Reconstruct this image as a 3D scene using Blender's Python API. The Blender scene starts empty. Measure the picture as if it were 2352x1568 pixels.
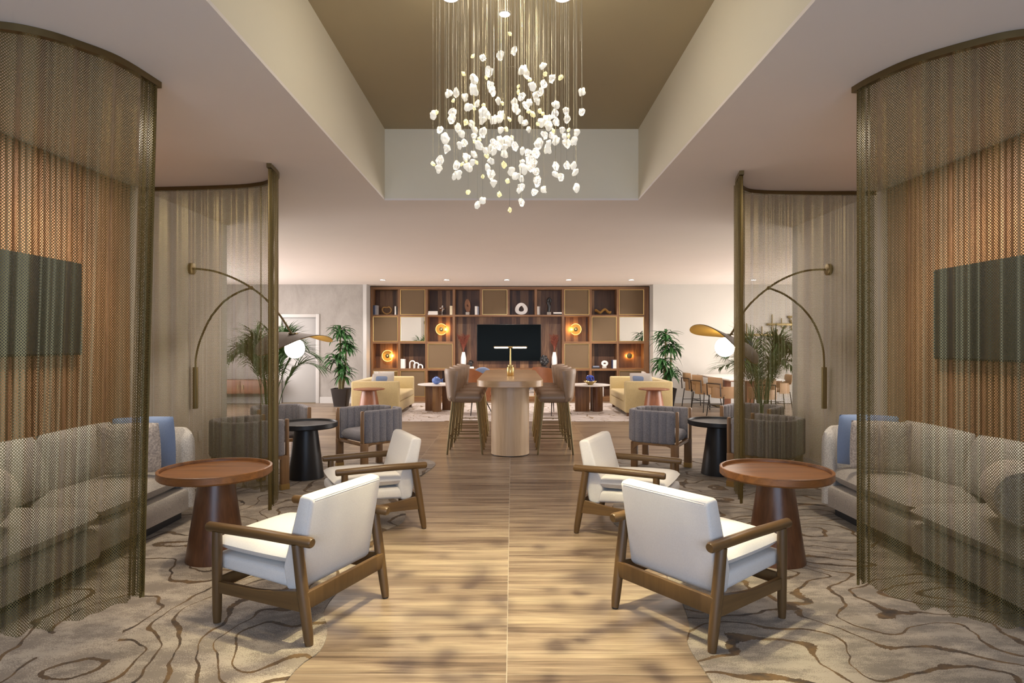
import bpy, bmesh, math, random
from mathutils import Vector, Matrix, noise
PI = math.pi
F, CH, HZ, CX = 1420.0, 1.55, 787.0, 1176.0   # focal length in px, eye height, horizon row, centre column
sc = bpy.context.scene
COL = sc.collection
R = random.Random(7)

# ------------------------------------------------------------------ helpers
def Q(px, py, d):
    return Vector(((px - CX) * d / F, d, CH - (py - HZ) * d / F))

class MB:
    """collects shapes, then links them as ONE mesh object"""
    def __init__(s):
        s.v, s.f, s.uv = [], [], None
        s.M = Matrix()
    def add(s, vs, fs):
        b = len(s.v)
        s.v.extend((s.M @ Vector(p)) for p in vs)
        s.f.extend(tuple(b + i for i in f) for f in fs)
        return s
    def bm(s, bm):
        bm.verts.index_update()
        s.add([v.co.copy() for v in bm.verts], [[v.index for v in f.verts] for f in bm.faces])
        bm.free()
        return s
    def box(s, c, size, bev=0.0, seg=2):
        bm = bmesh.new()
        bmesh.ops.create_cube(bm, size=1.0)
        for v in bm.verts:
            v.co = Vector((v.co.x * size[0] + c[0], v.co.y * size[1] + c[1], v.co.z * size[2] + c[2]))
        if bev > 0:
            bmesh.ops.bevel(bm, geom=list(bm.edges), offset=min(bev, min(size) * .49), segments=seg, profile=.5, affect='EDGES')
        return s.bm(bm)
    def b2(s, x0, x1, y0, y1, z0, z1, bev=0.0, seg=2):
        return s.box(((x0 + x1) / 2, (y0 + y1) / 2, (z0 + z1) / 2), (x1 - x0, y1 - y0, z1 - z0), bev, seg)
    def tube(s, pts, r, n=10, caps=True):
        pts = [Vector(p) for p in pts]
        m = len(pts)
        rs = r if isinstance(r, (list, tuple)) else [r] * m
        t0 = (pts[1] - pts[0]).normalized()
        a = Vector((0, 0, 1)) if abs(t0.z) < .9 else Vector((1, 0, 0))
        nx = t0.cross(a).normalized()
        vs, fs = [], []
        for i in range(m):
            t = (pts[min(i + 1, m - 1)] - pts[max(i - 1, 0)]).normalized()
            nx = (nx - t * nx.dot(t)).normalized()
            ny = t.cross(nx)
            for k in range(n):
                an = 2 * PI * k / n
                vs.append(pts[i] + nx * (math.cos(an) * rs[i]) + ny * (math.sin(an) * rs[i]))
        for i in range(m - 1):
            for k in range(n):
                k2 = (k + 1) % n
                fs.append((i * n + k, i * n + k2, (i + 1) * n + k2, (i + 1) * n + k))
        if caps:
            fs.append(tuple(range(n))[::-1])
            fs.append(tuple((m - 1) * n + k for k in range(n)))
        return s.add(vs, fs)
    def lathe(s, prof, n=40, c=(0, 0, 0), caps=True):
        vs, fs = [], []
        for r, z in prof:
            for k in range(n):
                a = 2 * PI * k / n
                vs.append((c[0] + r * math.cos(a), c[1] + r * math.sin(a), c[2] + z))
        for i in range(len(prof) - 1):
            for k in range(n):
                k2 = (k + 1) % n
                fs.append((i * n + k, i * n + k2, (i + 1) * n + k2, (i + 1) * n + k))
        if caps:
            fs.append(tuple(range(n))[::-1])
            fs.append(tuple((len(prof) - 1) * n + k for k in range(n)))
        return s.add(vs, fs)
    def prism(s, poly, z0, z1, bev=0.0):
        bm = bmesh.new()
        lo = [bm.verts.new((p[0], p[1], z0)) for p in poly]
        f = bm.faces.new(lo)
        r = bmesh.ops.extrude_face_region(bm, geom=[f])
        for g in r['geom']:
            if isinstance(g, bmesh.types.BMVert):
                g.co.z = z1
        bmesh.ops.recalc_face_normals(bm, faces=bm.faces)
        if bev > 0:
            ed = [e for e in bm.edges if abs(e.verts[0].co.z - e.verts[1].co.z) < 1e-6]
            bmesh.ops.bevel(bm, geom=ed, offset=bev, segments=2, profile=.5, affect='EDGES')
        return s.bm(bm)
    def sheet(s, fn, nu, nv, th, wrap=False):
        """solid sheet: fn(u,v)->point, thickness th (may be function of u,v) along the numeric normal"""
        vs, fs = [], []
        P = [[Vector(fn(i / nu, j / nv)) for j in range(nv + 1)] for i in range(nu + 1)]
        for side in (0, 1):
            for i in range(nu + 1):
                for j in range(nv + 1):
                    du = P[min(i + 1, nu)][j] - P[max(i - 1, 0)][j]
                    if wrap and i in (0, nu): du = P[1][j] - P[nu - 1][j]
                    dv = P[i][min(j + 1, nv)] - P[i][max(j - 1, 0)]
                    nr = du.cross(dv)
                    nr = nr.normalized() if nr.length > 1e-9 else Vector((0, 0, 1))
                    t = th(i / nu, j / nv) if callable(th) else th
                    vs.append(P[i][j] + nr * (t / 2 if side else -t / 2))
        w = nv + 1
        o = (nu + 1) * w
        for i in range(nu):
            for j in range(nv):
                a, b, c, d = i * w + j, (i + 1) * w + j, (i + 1) * w + j + 1, i * w + j + 1
                fs.append((a, d, c, b))
                fs.append((o + a, o + b, o + c, o + d))
        for i in range(nu):
            for j in (0, nv):
                a, b = i * w + j, (i + 1) * w + j
                fs.append((a, b, o + b, o + a) if j == 0 else (b, a, o + a, o + b))
        for j in range(0 if wrap else nv):
            for i in (0, nu):
                a, b = i * w + j, i * w + j + 1
                fs.append((b, a, o + a, o + b) if i == 0 else (a, b, o + b, o + a))
        return s.add(vs, fs)
    def sweep(s, path, sect, caps=True, up=Vector((0, 0, 1))):
        """section sect(i)-> list of (side, up) swept on a mostly horizontal path"""
        path = [Vector(p) for p in path]
        m = len(path)
        vs, fs = [], []
        for i in range(m):
            t = (path[min(i + 1, m - 1)] - path[max(i - 1, 0)]).normalized()
            sd = t.cross(up).normalized()
            q = sect(i / (m - 1)) if callable(sect) else sect
            n = len(q)
            for a, b in q:
                vs.append(path[i] + sd * a + up * b)
        for i in range(m - 1):
            for k in range(n):
                k2 = (k + 1) % n
                fs.append((i * n + k, i * n + k2, (i + 1) * n + k2, (i + 1) * n + k))
        if caps:
            fs.append(tuple(range(n))[::-1])
            fs.append(tuple((m - 1) * n + k for k in range(n)))
        return s.add(vs, fs)
    def cushion(s, w, d, h, n=14, p=3.0, crown=.35):
        """plump rectangular cushion centred at the origin: w along x, d along y, h thick"""
        vs, fs = [], []
        for side in (1, -1):
            for i in range(n + 1):
                for j in range(n + 1):
                    u, v = -1 + 2 * i / n, -1 + 2 * j / n
                    u = math.copysign(abs(u) ** .75, u); v = math.copysign(abs(v) ** .75, v)
                    e = max(0, (1 - abs(u) ** (2 * p))) ** .5 * max(0, (1 - abs(v) ** (2 * p))) ** .5
                    c = (1 - crown) + crown * (1 - u * u) * (1 - v * v)
                    pin = 1 - .035 * (u * u * v * v)
                    vs.append((u * w / 2 * pin, v * d / 2 * pin, side * h / 2 * e * c))
        w_ = n + 1
        o = w_ * w_
        for i in range(n):
            for j in range(n):
                a, b, c, d_ = i * w_ + j, (i + 1) * w_ + j, (i + 1) * w_ + j + 1, i * w_ + j + 1
                fs.append((a, b, c, d_)); fs.append((o + a, o + d_, o + c, o + b))
        return s.add(vs, fs)
    def ball(s, c, r, seg=24, ring=14, sq=(1, 1, 1)):
        bm = bmesh.new()
        bmesh.ops.create_uvsphere(bm, u_segments=seg, v_segments=ring, radius=1)
        for v in bm.verts:
            v.co = Vector((c[0] + v.co.x * r * sq[0], c[1] + v.co.y * r * sq[1], c[2] + v.co.z * r * sq[2]))
        return s.bm(bm)
    def mesh(s, name, mat, sharp=38, uvs=None):
        me = bpy.data.meshes.new(name)
        me.from_pydata([tuple(v) for v in s.v], [], s.f)
        bm = bmesh.new(); bm.from_mesh(me)
        bmesh.ops.remove_doubles(bm, verts=bm.verts, dist=1e-5)
        bmesh.ops.recalc_face_normals(bm, faces=bm.faces)
        bm.to_mesh(me); bm.free()
        me.polygons.foreach_set('use_smooth', [sharp > 0] * len(me.polygons))
        if sharp > 0:
            me.set_sharp_from_angle(angle=math.radians(sharp))
        if mat: me.materials.append(mat)
        me.update()
        return me
    def build(s, name, mat, parent=None, sharp=38):
        o = bpy.data.objects.new(name, s.mesh(name, mat, sharp))
        COL.objects.link(o)
        if parent is not None: o.parent = parent
        return o

def face_rz(fx, fy):
    """rotation that turns local +Y to the world direction (fx, fy)"""
    return math.atan2(-fx, fy)

def thing(name, label, cat, loc=(0, 0, 0), rz=0, group=None):
    o = bpy.data.objects.new(name, None); COL.objects.link(o)
    o.empty_display_size = .1
    o.location = loc; o.rotation_euler = (0, 0, rz)
    return tag(o, label, cat, group)
def tag(o, label, cat, group=None):
    o['label'] = label; o['category'] = cat
    if group: o['group'] = group
    return o
def struct(o):
    o['kind'] = 'structure'
    return o
def dup(root, loc, rz, label, group=None):
    r = root.copy(); COL.objects.link(r)
    r.location = loc; r.rotation_euler = (0, 0, rz)
    r['label'] = label
    if group: r['group'] = group
    for ch in list(root.children):
        c = ch.copy(); COL.objects.link(c); c.parent = r
        for g in list(ch.children):
            d = g.copy(); COL.objects.link(d); d.parent = c
    return r
def smooth_path(pts, k=8):
    """Catmull-Rom through pts"""
    pts = [Vector(p) for p in pts]
    out = []
    for i in range(len(pts) - 1):
        p0, p1, p2, p3 = pts[max(i - 1, 0)], pts[i], pts[i + 1], pts[min(i + 2, len(pts) - 1)]
        for q in range(k):
            t = q / k
            out.append(.5 * ((2 * p1) + (p2 - p0) * t + (2 * p0 - 5 * p1 + 4 * p2 - p3) * t * t + (3 * p1 - p0 - 3 * p2 + p3) * t ** 3))
    out.append(pts[-1])
    return out
def rrect(w, h, r, n=4):
    """rounded rectangle outline, centred"""
    out = []
    for cx, cy, a0 in ((w / 2 - r, h / 2 - r, 0), (-w / 2 + r, h / 2 - r, 90), (-w / 2 + r, -h / 2 + r, 180), (w / 2 - r, -h / 2 + r, 270)):
        for k in range(n + 1):
            a = math.radians(a0 + 90 * k / n)
            out.append((cx + r * math.cos(a), cy + r * math.sin(a)))
    return out

# ------------------------------------------------------------------ materials
class NT:
    def __init__(s, name):
        s.m = bpy.data.materials.new(name); s.m.use_nodes = True
        s.t = s.m.node_tree; s.t.nodes.clear()
        s.out = s.t.nodes.new('ShaderNodeOutputMaterial')
    def n(s, typ, _out=0, _p=None, **ins):
        nd = s.t.nodes.new('ShaderNode' + typ)
        for k, v in (_p or {}).items(): setattr(nd, k, v)
        for k, v in ins.items():
            sk = nd.inputs[int(k[1:])] if k[0] == 'i' and k[1:].isdigit() else nd.inputs[k.replace('_', ' ')]
            if isinstance(v, bpy.types.NodeSocket): s.t.links.new(v, sk)
            else:
                if sk.type == 'RGBA' and len(v) == 3: v = (*v, 1)
                sk.default_value = v
        return nd.outputs[_out]
    def math(s, op, a, b=0.0, c=0.0, clamp=False):
        return s.n('Math', 0, {'operation': op, 'use_clamp': clamp}, i0=a, i1=b, i2=c)
    def mix(s, f, a, b, bt='MIX'):
        nd = s.t.nodes.new('ShaderNodeMix'); nd.data_type = 'RGBA'; nd.blend_type = bt
        for i, v in ((0, f), (6, a), (7, b)):
            if isinstance(v, bpy.types.NodeSocket): s.t.links.new(v, nd.inputs[i])
            else: nd.inputs[i].default_value = (*v, 1) if hasattr(v, '__len__') and len(v) == 3 else v
        return nd.outputs[2]
    def ramp(s, f, stops):
        nd = s.t.nodes.new('ShaderNodeValToRGB')
        s.t.links.new(f, nd.inputs[0])
        el = nd.color_ramp.elements
        while len(el) < len(stops): el.new(.5)
        for e, (p, c) in zip(el, stops):
            e.position = p; e.color = (*c, 1) if len(c) == 3 else c
        return nd.outputs[0]
    def coord(s, which='Object', scale=None):
        o = s.n('TexCoord', {'Generated': 0, 'UV': 2, 'Object': 3}[which])
        if scale: o = s.n('Mapping', 0, None, Vector=o, Scale=scale)
        return o
    def noise(s, vec, scale=5, detail=3, rough=.5, dist=0.0, out=0):
        return s.n('TexNoise', out, None, Vector=vec, Scale=scale, Detail=detail, Roughness=rough, Distortion=dist)
    def bump(s, h, strength=.3, dist=.01):
        return s.n('Bump', 0, None, Height=h, Strength=strength, Distance=dist)
    def bsdf(s, col, rough=.5, metal=0.0, normal=None, **kw):
        ins = dict(Base_Color=col, Roughness=rough, Metallic=metal, **kw)
        if normal is not None: ins['Normal'] = normal
        b = s.n('BsdfPrincipled', 0, None, **ins)
        s.t.links.new(b, s.out.inputs[0])
        return s.m

def plain(name, col, rough=.5, metal=0.0, var=.12, scale=30, bump=0.0, **kw):
    t = NT(name)
    c = t.coord('Object')
    nz = t.noise(c, scale, 4)
    d = tuple(max(0, x * (1 - var)) for x in col); l = tuple(min(1, x * (1 + var)) for x in col)
    if 'spec' in kw: kw['Specular_IOR_Level'] = kw.pop('spec')
    return t.bsdf(t.mix(nz, d, l), rough, metal, t.bump(nz, bump, .004) if bump else None, **kw)

def wood(name, dark, light, axis='z', rough=.4, fine=26, broad=4.0, coat=0.0):
    t = NT(name)
    k = {'x': (.06, 1, 1), 'y': (1, .06, 1), 'z': (1, 1, .06)}[axis]
    c = t.coord('Object', k)
    a = t.noise(c, broad, 4, .6, 1.2)
    b = t.noise(c, fine, 5, .65, .6)
    f = t.math('ADD', t.math('MULTIPLY', a, .55), t.math('MULTIPLY', b, .5))
    col = t.ramp(f, [(.32, dark), (.52, tuple((x + y) / 2 for x, y in zip(dark, light))), (.72, light)])
    return t.bsdf(col, rough, 0, t.bump(b, .08, .002), **({'Coat_Weight': coat, 'Coat_Roughness': .25} if coat else {}))

def fabric(name, c1, c2, scale=260, rough=.9, bump=.35, blotch=0.0):
    t = NT(name)
    c = t.coord('Object')
    a = t.noise(c, scale, 2, .6)
    col = t.mix(t.ramp(a, [(.36, (0, 0, 0)), (.64, (1, 1, 1))]), c1, c2)
    if blotch:
        b = t.noise(c, 9, 3, .6)
        col = t.mix(t.math('MULTIPLY', b, blotch), col, tuple(x * .6 for x in c1))
    return t.bsdf(col, rough, 0, t.bump(a, bump, .003), Sheen_Weight=.15, Sheen_Roughness=.5)

def emit(name, col, strength):
    t = NT(name)
    t.t.links.new(t.n('Emission', 0, None, Color=col, Strength=strength), t.out.inputs[0])
    return t.m

def floor_mat():
    t = NT('wood_plank_porcelain')
    x, y, z = (t.n('SeparateXYZ', i, None, Vector=t.coord('Object')) for i in range(3))
    sx = t.math('DIVIDE', t.math('ADD', x, .025 + 60), 1.2)
    sy = t.math('DIVIDE', t.math('ADD', y, 50.0), .205)
    fx, fy = t.math('FRACT', sx), t.math('FRACT', sy)
    ex = t.math('MULTIPLY', t.math('MINIMUM', fx, t.math('SUBTRACT', 1.0, fx)), 1.2)
    ey = t.math('MULTIPLY', t.math('MINIMUM', fy, t.math('SUBTRACT', 1.0, fy)), .205)
    grout = t.math('MAXIMUM', t.math('LESS_THAN', ex, .0022), t.math('LESS_THAN', ey, .0012))
    cid = t.n('CombineXYZ', 0, None, X=t.math('FLOOR', sx), Y=t.math('FLOOR', sy))
    rnd = t.n('TexWhiteNoise', 0, {'noise_dimensions': '2D'}, Vector=cid)
    off = t.math('MULTIPLY', rnd, 41.0)
    p1 = t.n('CombineXYZ', 0, None, X=t.math('ADD', t.math('MULTIPLY', x, .9), off), Y=t.math('ADD', t.math('MULTIPLY', y, 13.0), off))
    p2 = t.n('CombineXYZ', 0, None, X=t.math('ADD', t.math('MULTIPLY', x, 1.6), off), Y=t.math('MULTIPLY', y, 70.0))
    a = t.noise(p1, 1.0, 4, .6, .9)
    b = t.noise(p2, 1.0, 5, .6, .4)
    f = t.math('ADD', t.math('ADD', t.math('MULTIPLY', a, .75), t.math('MULTIPLY', b, .3)), t.math('MULTIPLY', t.math('SUBTRACT', rnd, .5), .10))
    col = t.ramp(f, [(.34, (.085, .055, .038)), (.46, (.175, .124, .085)), (.57, (.265, .198, .138)), (.72, (.38, .30, .205))])
    col = t.mix(grout, col, (.36, .31, .25))
    return t.bsdf(col, t.math('ADD', .30, t.math('MULTIPLY', b, .12)), 0, t.bump(t.math('SUBTRACT', 1.0, grout), .25, .002))

def rug_mat(name, base, base2, line, freq=1.0, bands=9.0, wide=.10, seed=0.0, stretch=(1, 1, 1), cover=(.36, .52)):
    t = NT(name)
    c = t.n('Mapping', 0, None, Vector=t.coord('Object'), Location=(seed, seed * .7, 0), Scale=stretch)
    w = t.noise(c, 1.3 * freq, 3, .55, 0, 1)
    cw = t.n('VectorMath', 0, {'operation': 'MULTIPLY_ADD'}, i0=w, i1=(.55 / freq, .55 / freq, 0), i2=c)
    h = t.noise(cw, .62 * freq, 2, .45)
    edge = t.noise(c, 60, 2, .6)
    fr = t.math('FRACT', t.math('MULTIPLY', h, bands))
    dl = t.math('ABSOLUTE', t.math('SUBTRACT', fr, .5))
    tk = t.math('MULTIPLY', t.ramp(t.noise(c, 2.1 * freq, 2, .5), [(.38, (.45, .45, .45)), (.6, (.9, .9, .9)), (.74, (1.9, 1.9, 1.9))]), wide)
    tk = t.math('ADD', tk, t.math('MULTIPLY', t.math('SUBTRACT', edge, .5), wide * .9))
    msk = t.ramp(t.noise(c, .8 * freq, 1, .4), [(cover[0], (0, 0, 0)), (cover[1], (1, 1, 1))])
    ln = t.math('MULTIPLY', t.math('LESS_THAN', dl, tk), t.math('GREATER_THAN', msk, .45))
    m1 = t.noise(t.n('Mapping', 0, None, Vector=c, Scale=(.5, 1, 1)), 6 * freq, 6, .72)
    m2 = t.noise(c, 170, 2, .7)
    m3 = t.ramp(t.math('ADD', t.math('MULTIPLY', m1, .6), t.math('MULTIPLY', m2, .4)), [(.46, (0, 0, 0)), (.53, (1, 1, 1))])
    col = t.mix(m3, base, base2)
    lc = t.mix(t.ramp(t.noise(c, 9, 3, .6), [(.35, (0, 0, 0)), (.65, (1, 1, 1))]), tuple(q * .35 for q in line), tuple(min(1, q * 1.5) for q in line))
    col = t.mix(ln, col, lc)
    return t.bsdf(col, .95, 0, t.bump(m2, .5, .004), Sheen_Weight=.1)

def mesh_mat():
    t = NT('bronze_coil_mesh')
    uv = t.coord('UV')
    u, v = t.n('SeparateXYZ', 0, None, Vector=uv), t.n('SeparateXYZ', 1, None, Vector=uv)
    a = t.math('MULTIPLY', u, PI / .0125); b = t.math('MULTIPLY', v, PI / .0150)
    p = t.math('ABSOLUTE', t.math('SINE', t.math('ADD', a, b)))
    q = t.math('ABSOLUTE', t.math('SINE', t.math('SUBTRACT', a, b)))
    wire = t.math('MAXIMUM', t.math('LESS_THAN', p, .55), t.math('LESS_THAN', q, .55))
    nz = t.noise(t.n('Mapping', 0, None, Vector=uv, Scale=(18, .4, 1)), 1.0, 2)
    col = t.mix(nz, (.085, .062, .019), (.19, .142, .046))
    b = t.n('BsdfPrincipled', 0, None, Base_Color=col, Roughness=.42, Metallic=.55)
    tr = t.n('BsdfTransparent')
    t.t.links.new(t.n('MixShader', 0, None, Fac=wire, i1=tr, i2=b), t.out.inputs[0])
    return t.m

M = {}
M['floor'] = floor_mat()
M['ceil'] = plain('ceiling_paint', (.85, .79, .75), .85, var=.02, scale=2)
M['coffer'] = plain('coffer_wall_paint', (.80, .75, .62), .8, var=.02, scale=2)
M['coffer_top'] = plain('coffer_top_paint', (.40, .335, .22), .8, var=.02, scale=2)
M['plaster'] = plain('plaster', (.66, .60, .52), .85, var=.05, scale=3)
M['cream'] = plain('cream_wall', (.50, .475, .435), .85, var=.02, scale=2)
def _wallcover():
    t = NT('grey_wallcovering')
    c = t.coord('Object')
    a = t.noise(t.n('Mapping', 0, None, Vector=c, Scale=(1, 1, .5)), 2.2, 6, .7, .5)
    b = t.noise(t.n('Mapping', 0, None, Vector=c, Scale=(40, 1, 6)), 3, 3)
    f = t.math('ADD', t.math('MULTIPLY', a, .8), t.math('MULTIPLY', b, .2))
    return t.bsdf(t.ramp(f, [(.35, (.27, .248, .225)), (.65, (.37, .346, .32))]), .8)
M['cover'] = _wallcover()
M['white_trim'] = plain('white_trim', (.50, .485, .465), .5, var=.02)
M['door'] = plain('door_paint', (.39, .385, .375), .45, var=.02, scale=4)
M['slat'] = wood('slat_wood', (.30, .135, .062), (.56, .31, .165), 'z', .5)
M['slat_back'] = plain('slat_backing', (.16, .075, .04), .8)
M['mesh'] = mesh_mat()
M['bronze'] = plain('dark_bronze', (.16, .115, .05), .38, .85, var=.1)
M['hem'] = plain('gold_hem', (.15, .105, .03), .45, .6, var=.15, scale=80)
M['brass'] = plain('brass', (.62, .44, .18), .28, .95, var=.06)
M['brass_dark'] = plain('aged_brass', (.22, .165, .08), .38, .9, var=.1)
M['walnut'] = wood('walnut', (.070, .029, .012), (.29, .145, .062), 'z', .38, 30, 6)
M['walnut_x'] = wood('walnut_crosswise', (.10, .044, .018), (.30, .155, .068), 'x', .38, 30, 6)
def _strips():
    t = NT('walnut_strips')
    x = t.n('SeparateXYZ', 0, None, Vector=t.coord('Object'))
    st = t.n('TexWhiteNoise', 0, {'noise_dimensions': '1D'}, W=t.math('FLOOR', t.math('MULTIPLY', x, 9.0)))
    c = t.coord('Object', (1, 1, .06))
    b = t.noise(c, 30, 5, .65, 1.0)
    f = t.math('ADD', t.math('MULTIPLY', st, .45), t.math('MULTIPLY', b, .6))
    return t.bsdf(t.ramp(f, [(.24, (.038, .015, .009)), (.5, (.115, .053, .027)), (.82, (.32, .18, .088))]), .4)
M['strips'] = _strips()
M['side_wood'] = wood('side_table_wood', (.07, .024, .006), (.27, .105, .024), 'x', .45, 34, 7)
M['side_wood_z'] = wood('side_table_wood_upright', (.05, .017, .007), (.19, .078, .030), 'z', .32, 34, 7)
M['redwood'] = wood('red_wood', (.16, .05, .022), (.40, .165, .08), 'z', .35, 24, 4)
M['oak'] = wood('bar_oak', (.58, .405, .245), (.78, .60, .40), 'z', .36, 34, 5)
M['oak_x'] = wood('bar_oak_top', (.42, .25, .125), (.62, .42, .24), 'x', .28, 34, 4)
M['chairwood'] = wood('chair_wood', (.062, .032, .010), (.135, .074, .026), 'z', .4, 30, 5)
M['chairwood_y'] = wood('chair_wood_long', (.062, .032, .010), (.145, .080, .028), 'y', .38, 30, 5)
M['tubwood'] = wood('barrel_chair_wood', (.16, .08, .03), (.34, .19, .085), 'z', .4, 30, 5)
M['ivory'] = fabric('ivory_fabric', (.62, .59, .555), (.71, .685, .65), 320, .85, .2)
M['grey'] = fabric('grey_chenille', (.12, .112, .120), (.36, .34, .355), 260, .95, .25)
M['boucle'] = fabric('grey_beige_boucle', (.36, .33, .30), (.66, .62, .57), 170, .95, .6)
M['boucle2'] = fabric('grey_beige_weave', (.27, .24, .215), (.52, .47, .42), 210, .95, .5)
M['blue'] = fabric('blue_satin', (.20, .28, .47), (.25, .335, .52), 240, .6, .1)
M['knit'] = fabric('blush_knit', (.40, .345, .31), (.74, .67, .60), 70, .95, .8)
M['gold'] = fabric('gold_suede', (.54, .42, .20), (.60, .475, .235), 60, .75, .1, .3)
M['taupe'] = plain('taupe_leather', (.29, .195, .125), .42, 0, var=.1, scale=60, bump=.08)
M['tan'] = plain('tan_leather', (.40, .25, .135), .5, 0, var=.08, scale=50, bump=.05)
M['rust'] = plain('rust_leather', (.30, .105, .035), .5, 0, var=.18, scale=14, bump=.05)
M['black'] = plain('black_satin', (.012, .012, .014), .38, 0, var=.2)
M['black_metal'] = plain('black_metal', (.03, .024, .02), .45, .5)
M['pot'] = plain('black_planter', (.016, .011, .010), .45)
M['soil'] = plain('soil', (.13, .10, .075), .95, 0, var=.6, scale=60)
M['screen'] = plain('black_screen', (.005, .007, .008), .25, 0, var=.1, spec=.02)
M['screen_wall'] = plain('dark_screen', (.028, .032, .036), .4, 0, var=.15, scale=4, spec=.2)
M['cane'] = None
def _cane():
    t = NT('woven_cane')
    c = t.coord('Object')
    a = t.n('TexWave', 1, {'wave_type': 'BANDS', 'bands_direction': 'X'}, Vector=c, Scale=42, Distortion=.6, Detail=1)
    b = t.n('TexWave', 1, {'wave_type': 'BANDS', 'bands_direction': 'Z'}, Vector=c, Scale=42, Distortion=.6, Detail=1)
    f = t.math('MULTIPLY', a, b)
    return t.bsdf(t.mix(f, (.11, .068, .031), (.225, .148, .078)), .7, 0, t.bump(f, .3, .003))
M['cane'] = _cane()
M['mirror'] = plain('mirror_glass', (.92, .92, .90), .02, 1.0, var=0)
M['white'] = plain('white_ceramic', (.80, .78, .76), .4, 0, var=.03)
M['marble'] = plain('white_stone', (.80, .77, .74), .25, 0, var=.06, scale=6)
M['stone'] = plain('pale_stone', (.52, .49, .45), .8, 0, var=.12, scale=40)
M['brownwood'] = wood('carved_wood', (.12, .045, .018), (.30, .13, .05), 'z', .4)
M['goldwood'] = wood('golden_wood', (.20, .10, .025), (.45, .26, .08), 'x', .4)
M['darkstone'] = plain('dark_stone', (.02, .02, .022), .35, 0, var=.3)
M['cobalt'] = plain('cobalt_glaze', (.03, .07, .42), .25, 0, var=.2)
M['bluepot'] = plain('blue_patterned_glaze', (.10, .18, .45), .3, 0, var=.7, scale=60)
M['rustgrass'] = plain('rust_dried_grass', (.20, .052, .032), .9, 0, var=.3)
M['leaf'] = plain('dracaena_leaf', (.032, .11, .028), .4, 0, var=.55, scale=9)
M['palm'] = plain('palm_leaf', (.05, .125, .022), .45, 0, var=.5, scale=9)
M['stem'] = plain('plant_stem', (.16, .14, .06), .8, 0, var=.3)
M['cord'] = plain('pale_cord', (.15, .135, .11), .45, 0, var=.05)
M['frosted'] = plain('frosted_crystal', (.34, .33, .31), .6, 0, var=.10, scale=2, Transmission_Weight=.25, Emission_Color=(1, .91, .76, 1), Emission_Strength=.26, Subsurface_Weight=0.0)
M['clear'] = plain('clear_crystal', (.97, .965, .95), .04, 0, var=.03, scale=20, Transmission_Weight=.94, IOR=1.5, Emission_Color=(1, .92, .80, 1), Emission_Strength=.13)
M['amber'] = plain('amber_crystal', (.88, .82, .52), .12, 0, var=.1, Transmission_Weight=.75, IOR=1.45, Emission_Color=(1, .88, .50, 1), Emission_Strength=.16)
M['globe'] = emit('lit_globe', (1, .88, .72), 16)
M['bar_light'] = emit('lit_bar', (1, .84, .60), 3.5)
M['down'] = emit('lit_downlight', (1, .88, .72), 24)
M['amber_glass'] = plain('amber_glass', (.85, .42, .06), .25, 0, var=.2, scale=20, Emission_Color=(1, .42, .04, 1), Emission_Strength=.09)
M['amber_rim'] = emit('lit_amber_rim', (1, .62, .20), 1.1)
M['paper_white'] = plain('white_book_cloth', (.78, .75, .71), .7, 0, var=.04)
M['paper_cream'] = plain('cream_book_cloth', (.75, .66, .46), .7, 0, var=.04)
M['pages'] = plain('book_pages', (.70, .66, .58), .9, 0, var=.1, scale=200)
M['navy'] = plain('navy_book_cloth', (.03, .045, .10), .6)
M['slate'] = plain('slate_book_cloth', (.20, .22, .29), .6)
M['greybook'] = plain('grey_book_cloth', (.33, .31, .31), .6)
M['blackbook'] = plain('black_book_cloth', (.02, .02, .022), .6)
M['shade_out'] = plain('bronze_shade', (.13, .095, .06), .55, .3)
M['shade_in'] = plain('gilt_shade', (.42, .24, .035), .45, .6)
M['credenza'] = wood('credenza_wood', (.12, .05, .03), (.26, .11, .06), 'x', .45)
M['outlet'] = plain('outlet_plate', (.68, .65, .60), .4)
M['bluepanel'] = plain('blue_wall_panel', (.04, .09, .22), .6)
# ------------------------------------------------------------------ camera
cd = bpy.data.cameras.new('camera'); cam = bpy.data.objects.new('camera', cd); COL.objects.link(cam)
cam.location = (0, 0, CH); cam.rotation_euler = (PI / 2, 0, 0)
cd.sensor_width = 36; cd.lens = F / 2352 * 36; cd.shift_y = 3 / 2352; cd.clip_end = 60; cd.clip_start = .05
sc.camera = cam

# ------------------------------------------------------------------ the room
XL, XR, YB, HC, HT = -3.64, 3.65, 15.9, 3.05, 3.80
CX0, CX1, CY0, CY1 = -1.34, 1.33, .9, 6.51
def slab(name, mat, boxes, bev=0):
    m = MB()
    for b in boxes: m.b2(*b, bev)
    return struct(m.build(name, mat, sharp=30))
slab('floor', M['floor'], [(-8.2, 9.2, -3.2, 17, -.1, 0)])
slab('ceiling', M['ceil'], [(-8.2, CX0, -3.2, 17, HC, HC + .02), (CX1, 9.2, -3.2, 17, HC, HC + .02),
                            (CX0, CX1, -3.2, CY0, HC, HC + .02), (CX0, CX1, CY1, 17, HC, HC + .02)])
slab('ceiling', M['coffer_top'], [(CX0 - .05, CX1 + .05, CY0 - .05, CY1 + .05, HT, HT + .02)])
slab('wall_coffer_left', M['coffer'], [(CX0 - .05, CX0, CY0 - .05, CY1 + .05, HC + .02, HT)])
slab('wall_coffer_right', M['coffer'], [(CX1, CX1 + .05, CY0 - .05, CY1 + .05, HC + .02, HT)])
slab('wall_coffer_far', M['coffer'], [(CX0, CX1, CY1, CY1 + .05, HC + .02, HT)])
slab('wall_coffer_near', M['coffer'], [(CX0, CX1, CY0 - .05, CY0, HC + .02, HT)])
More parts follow.
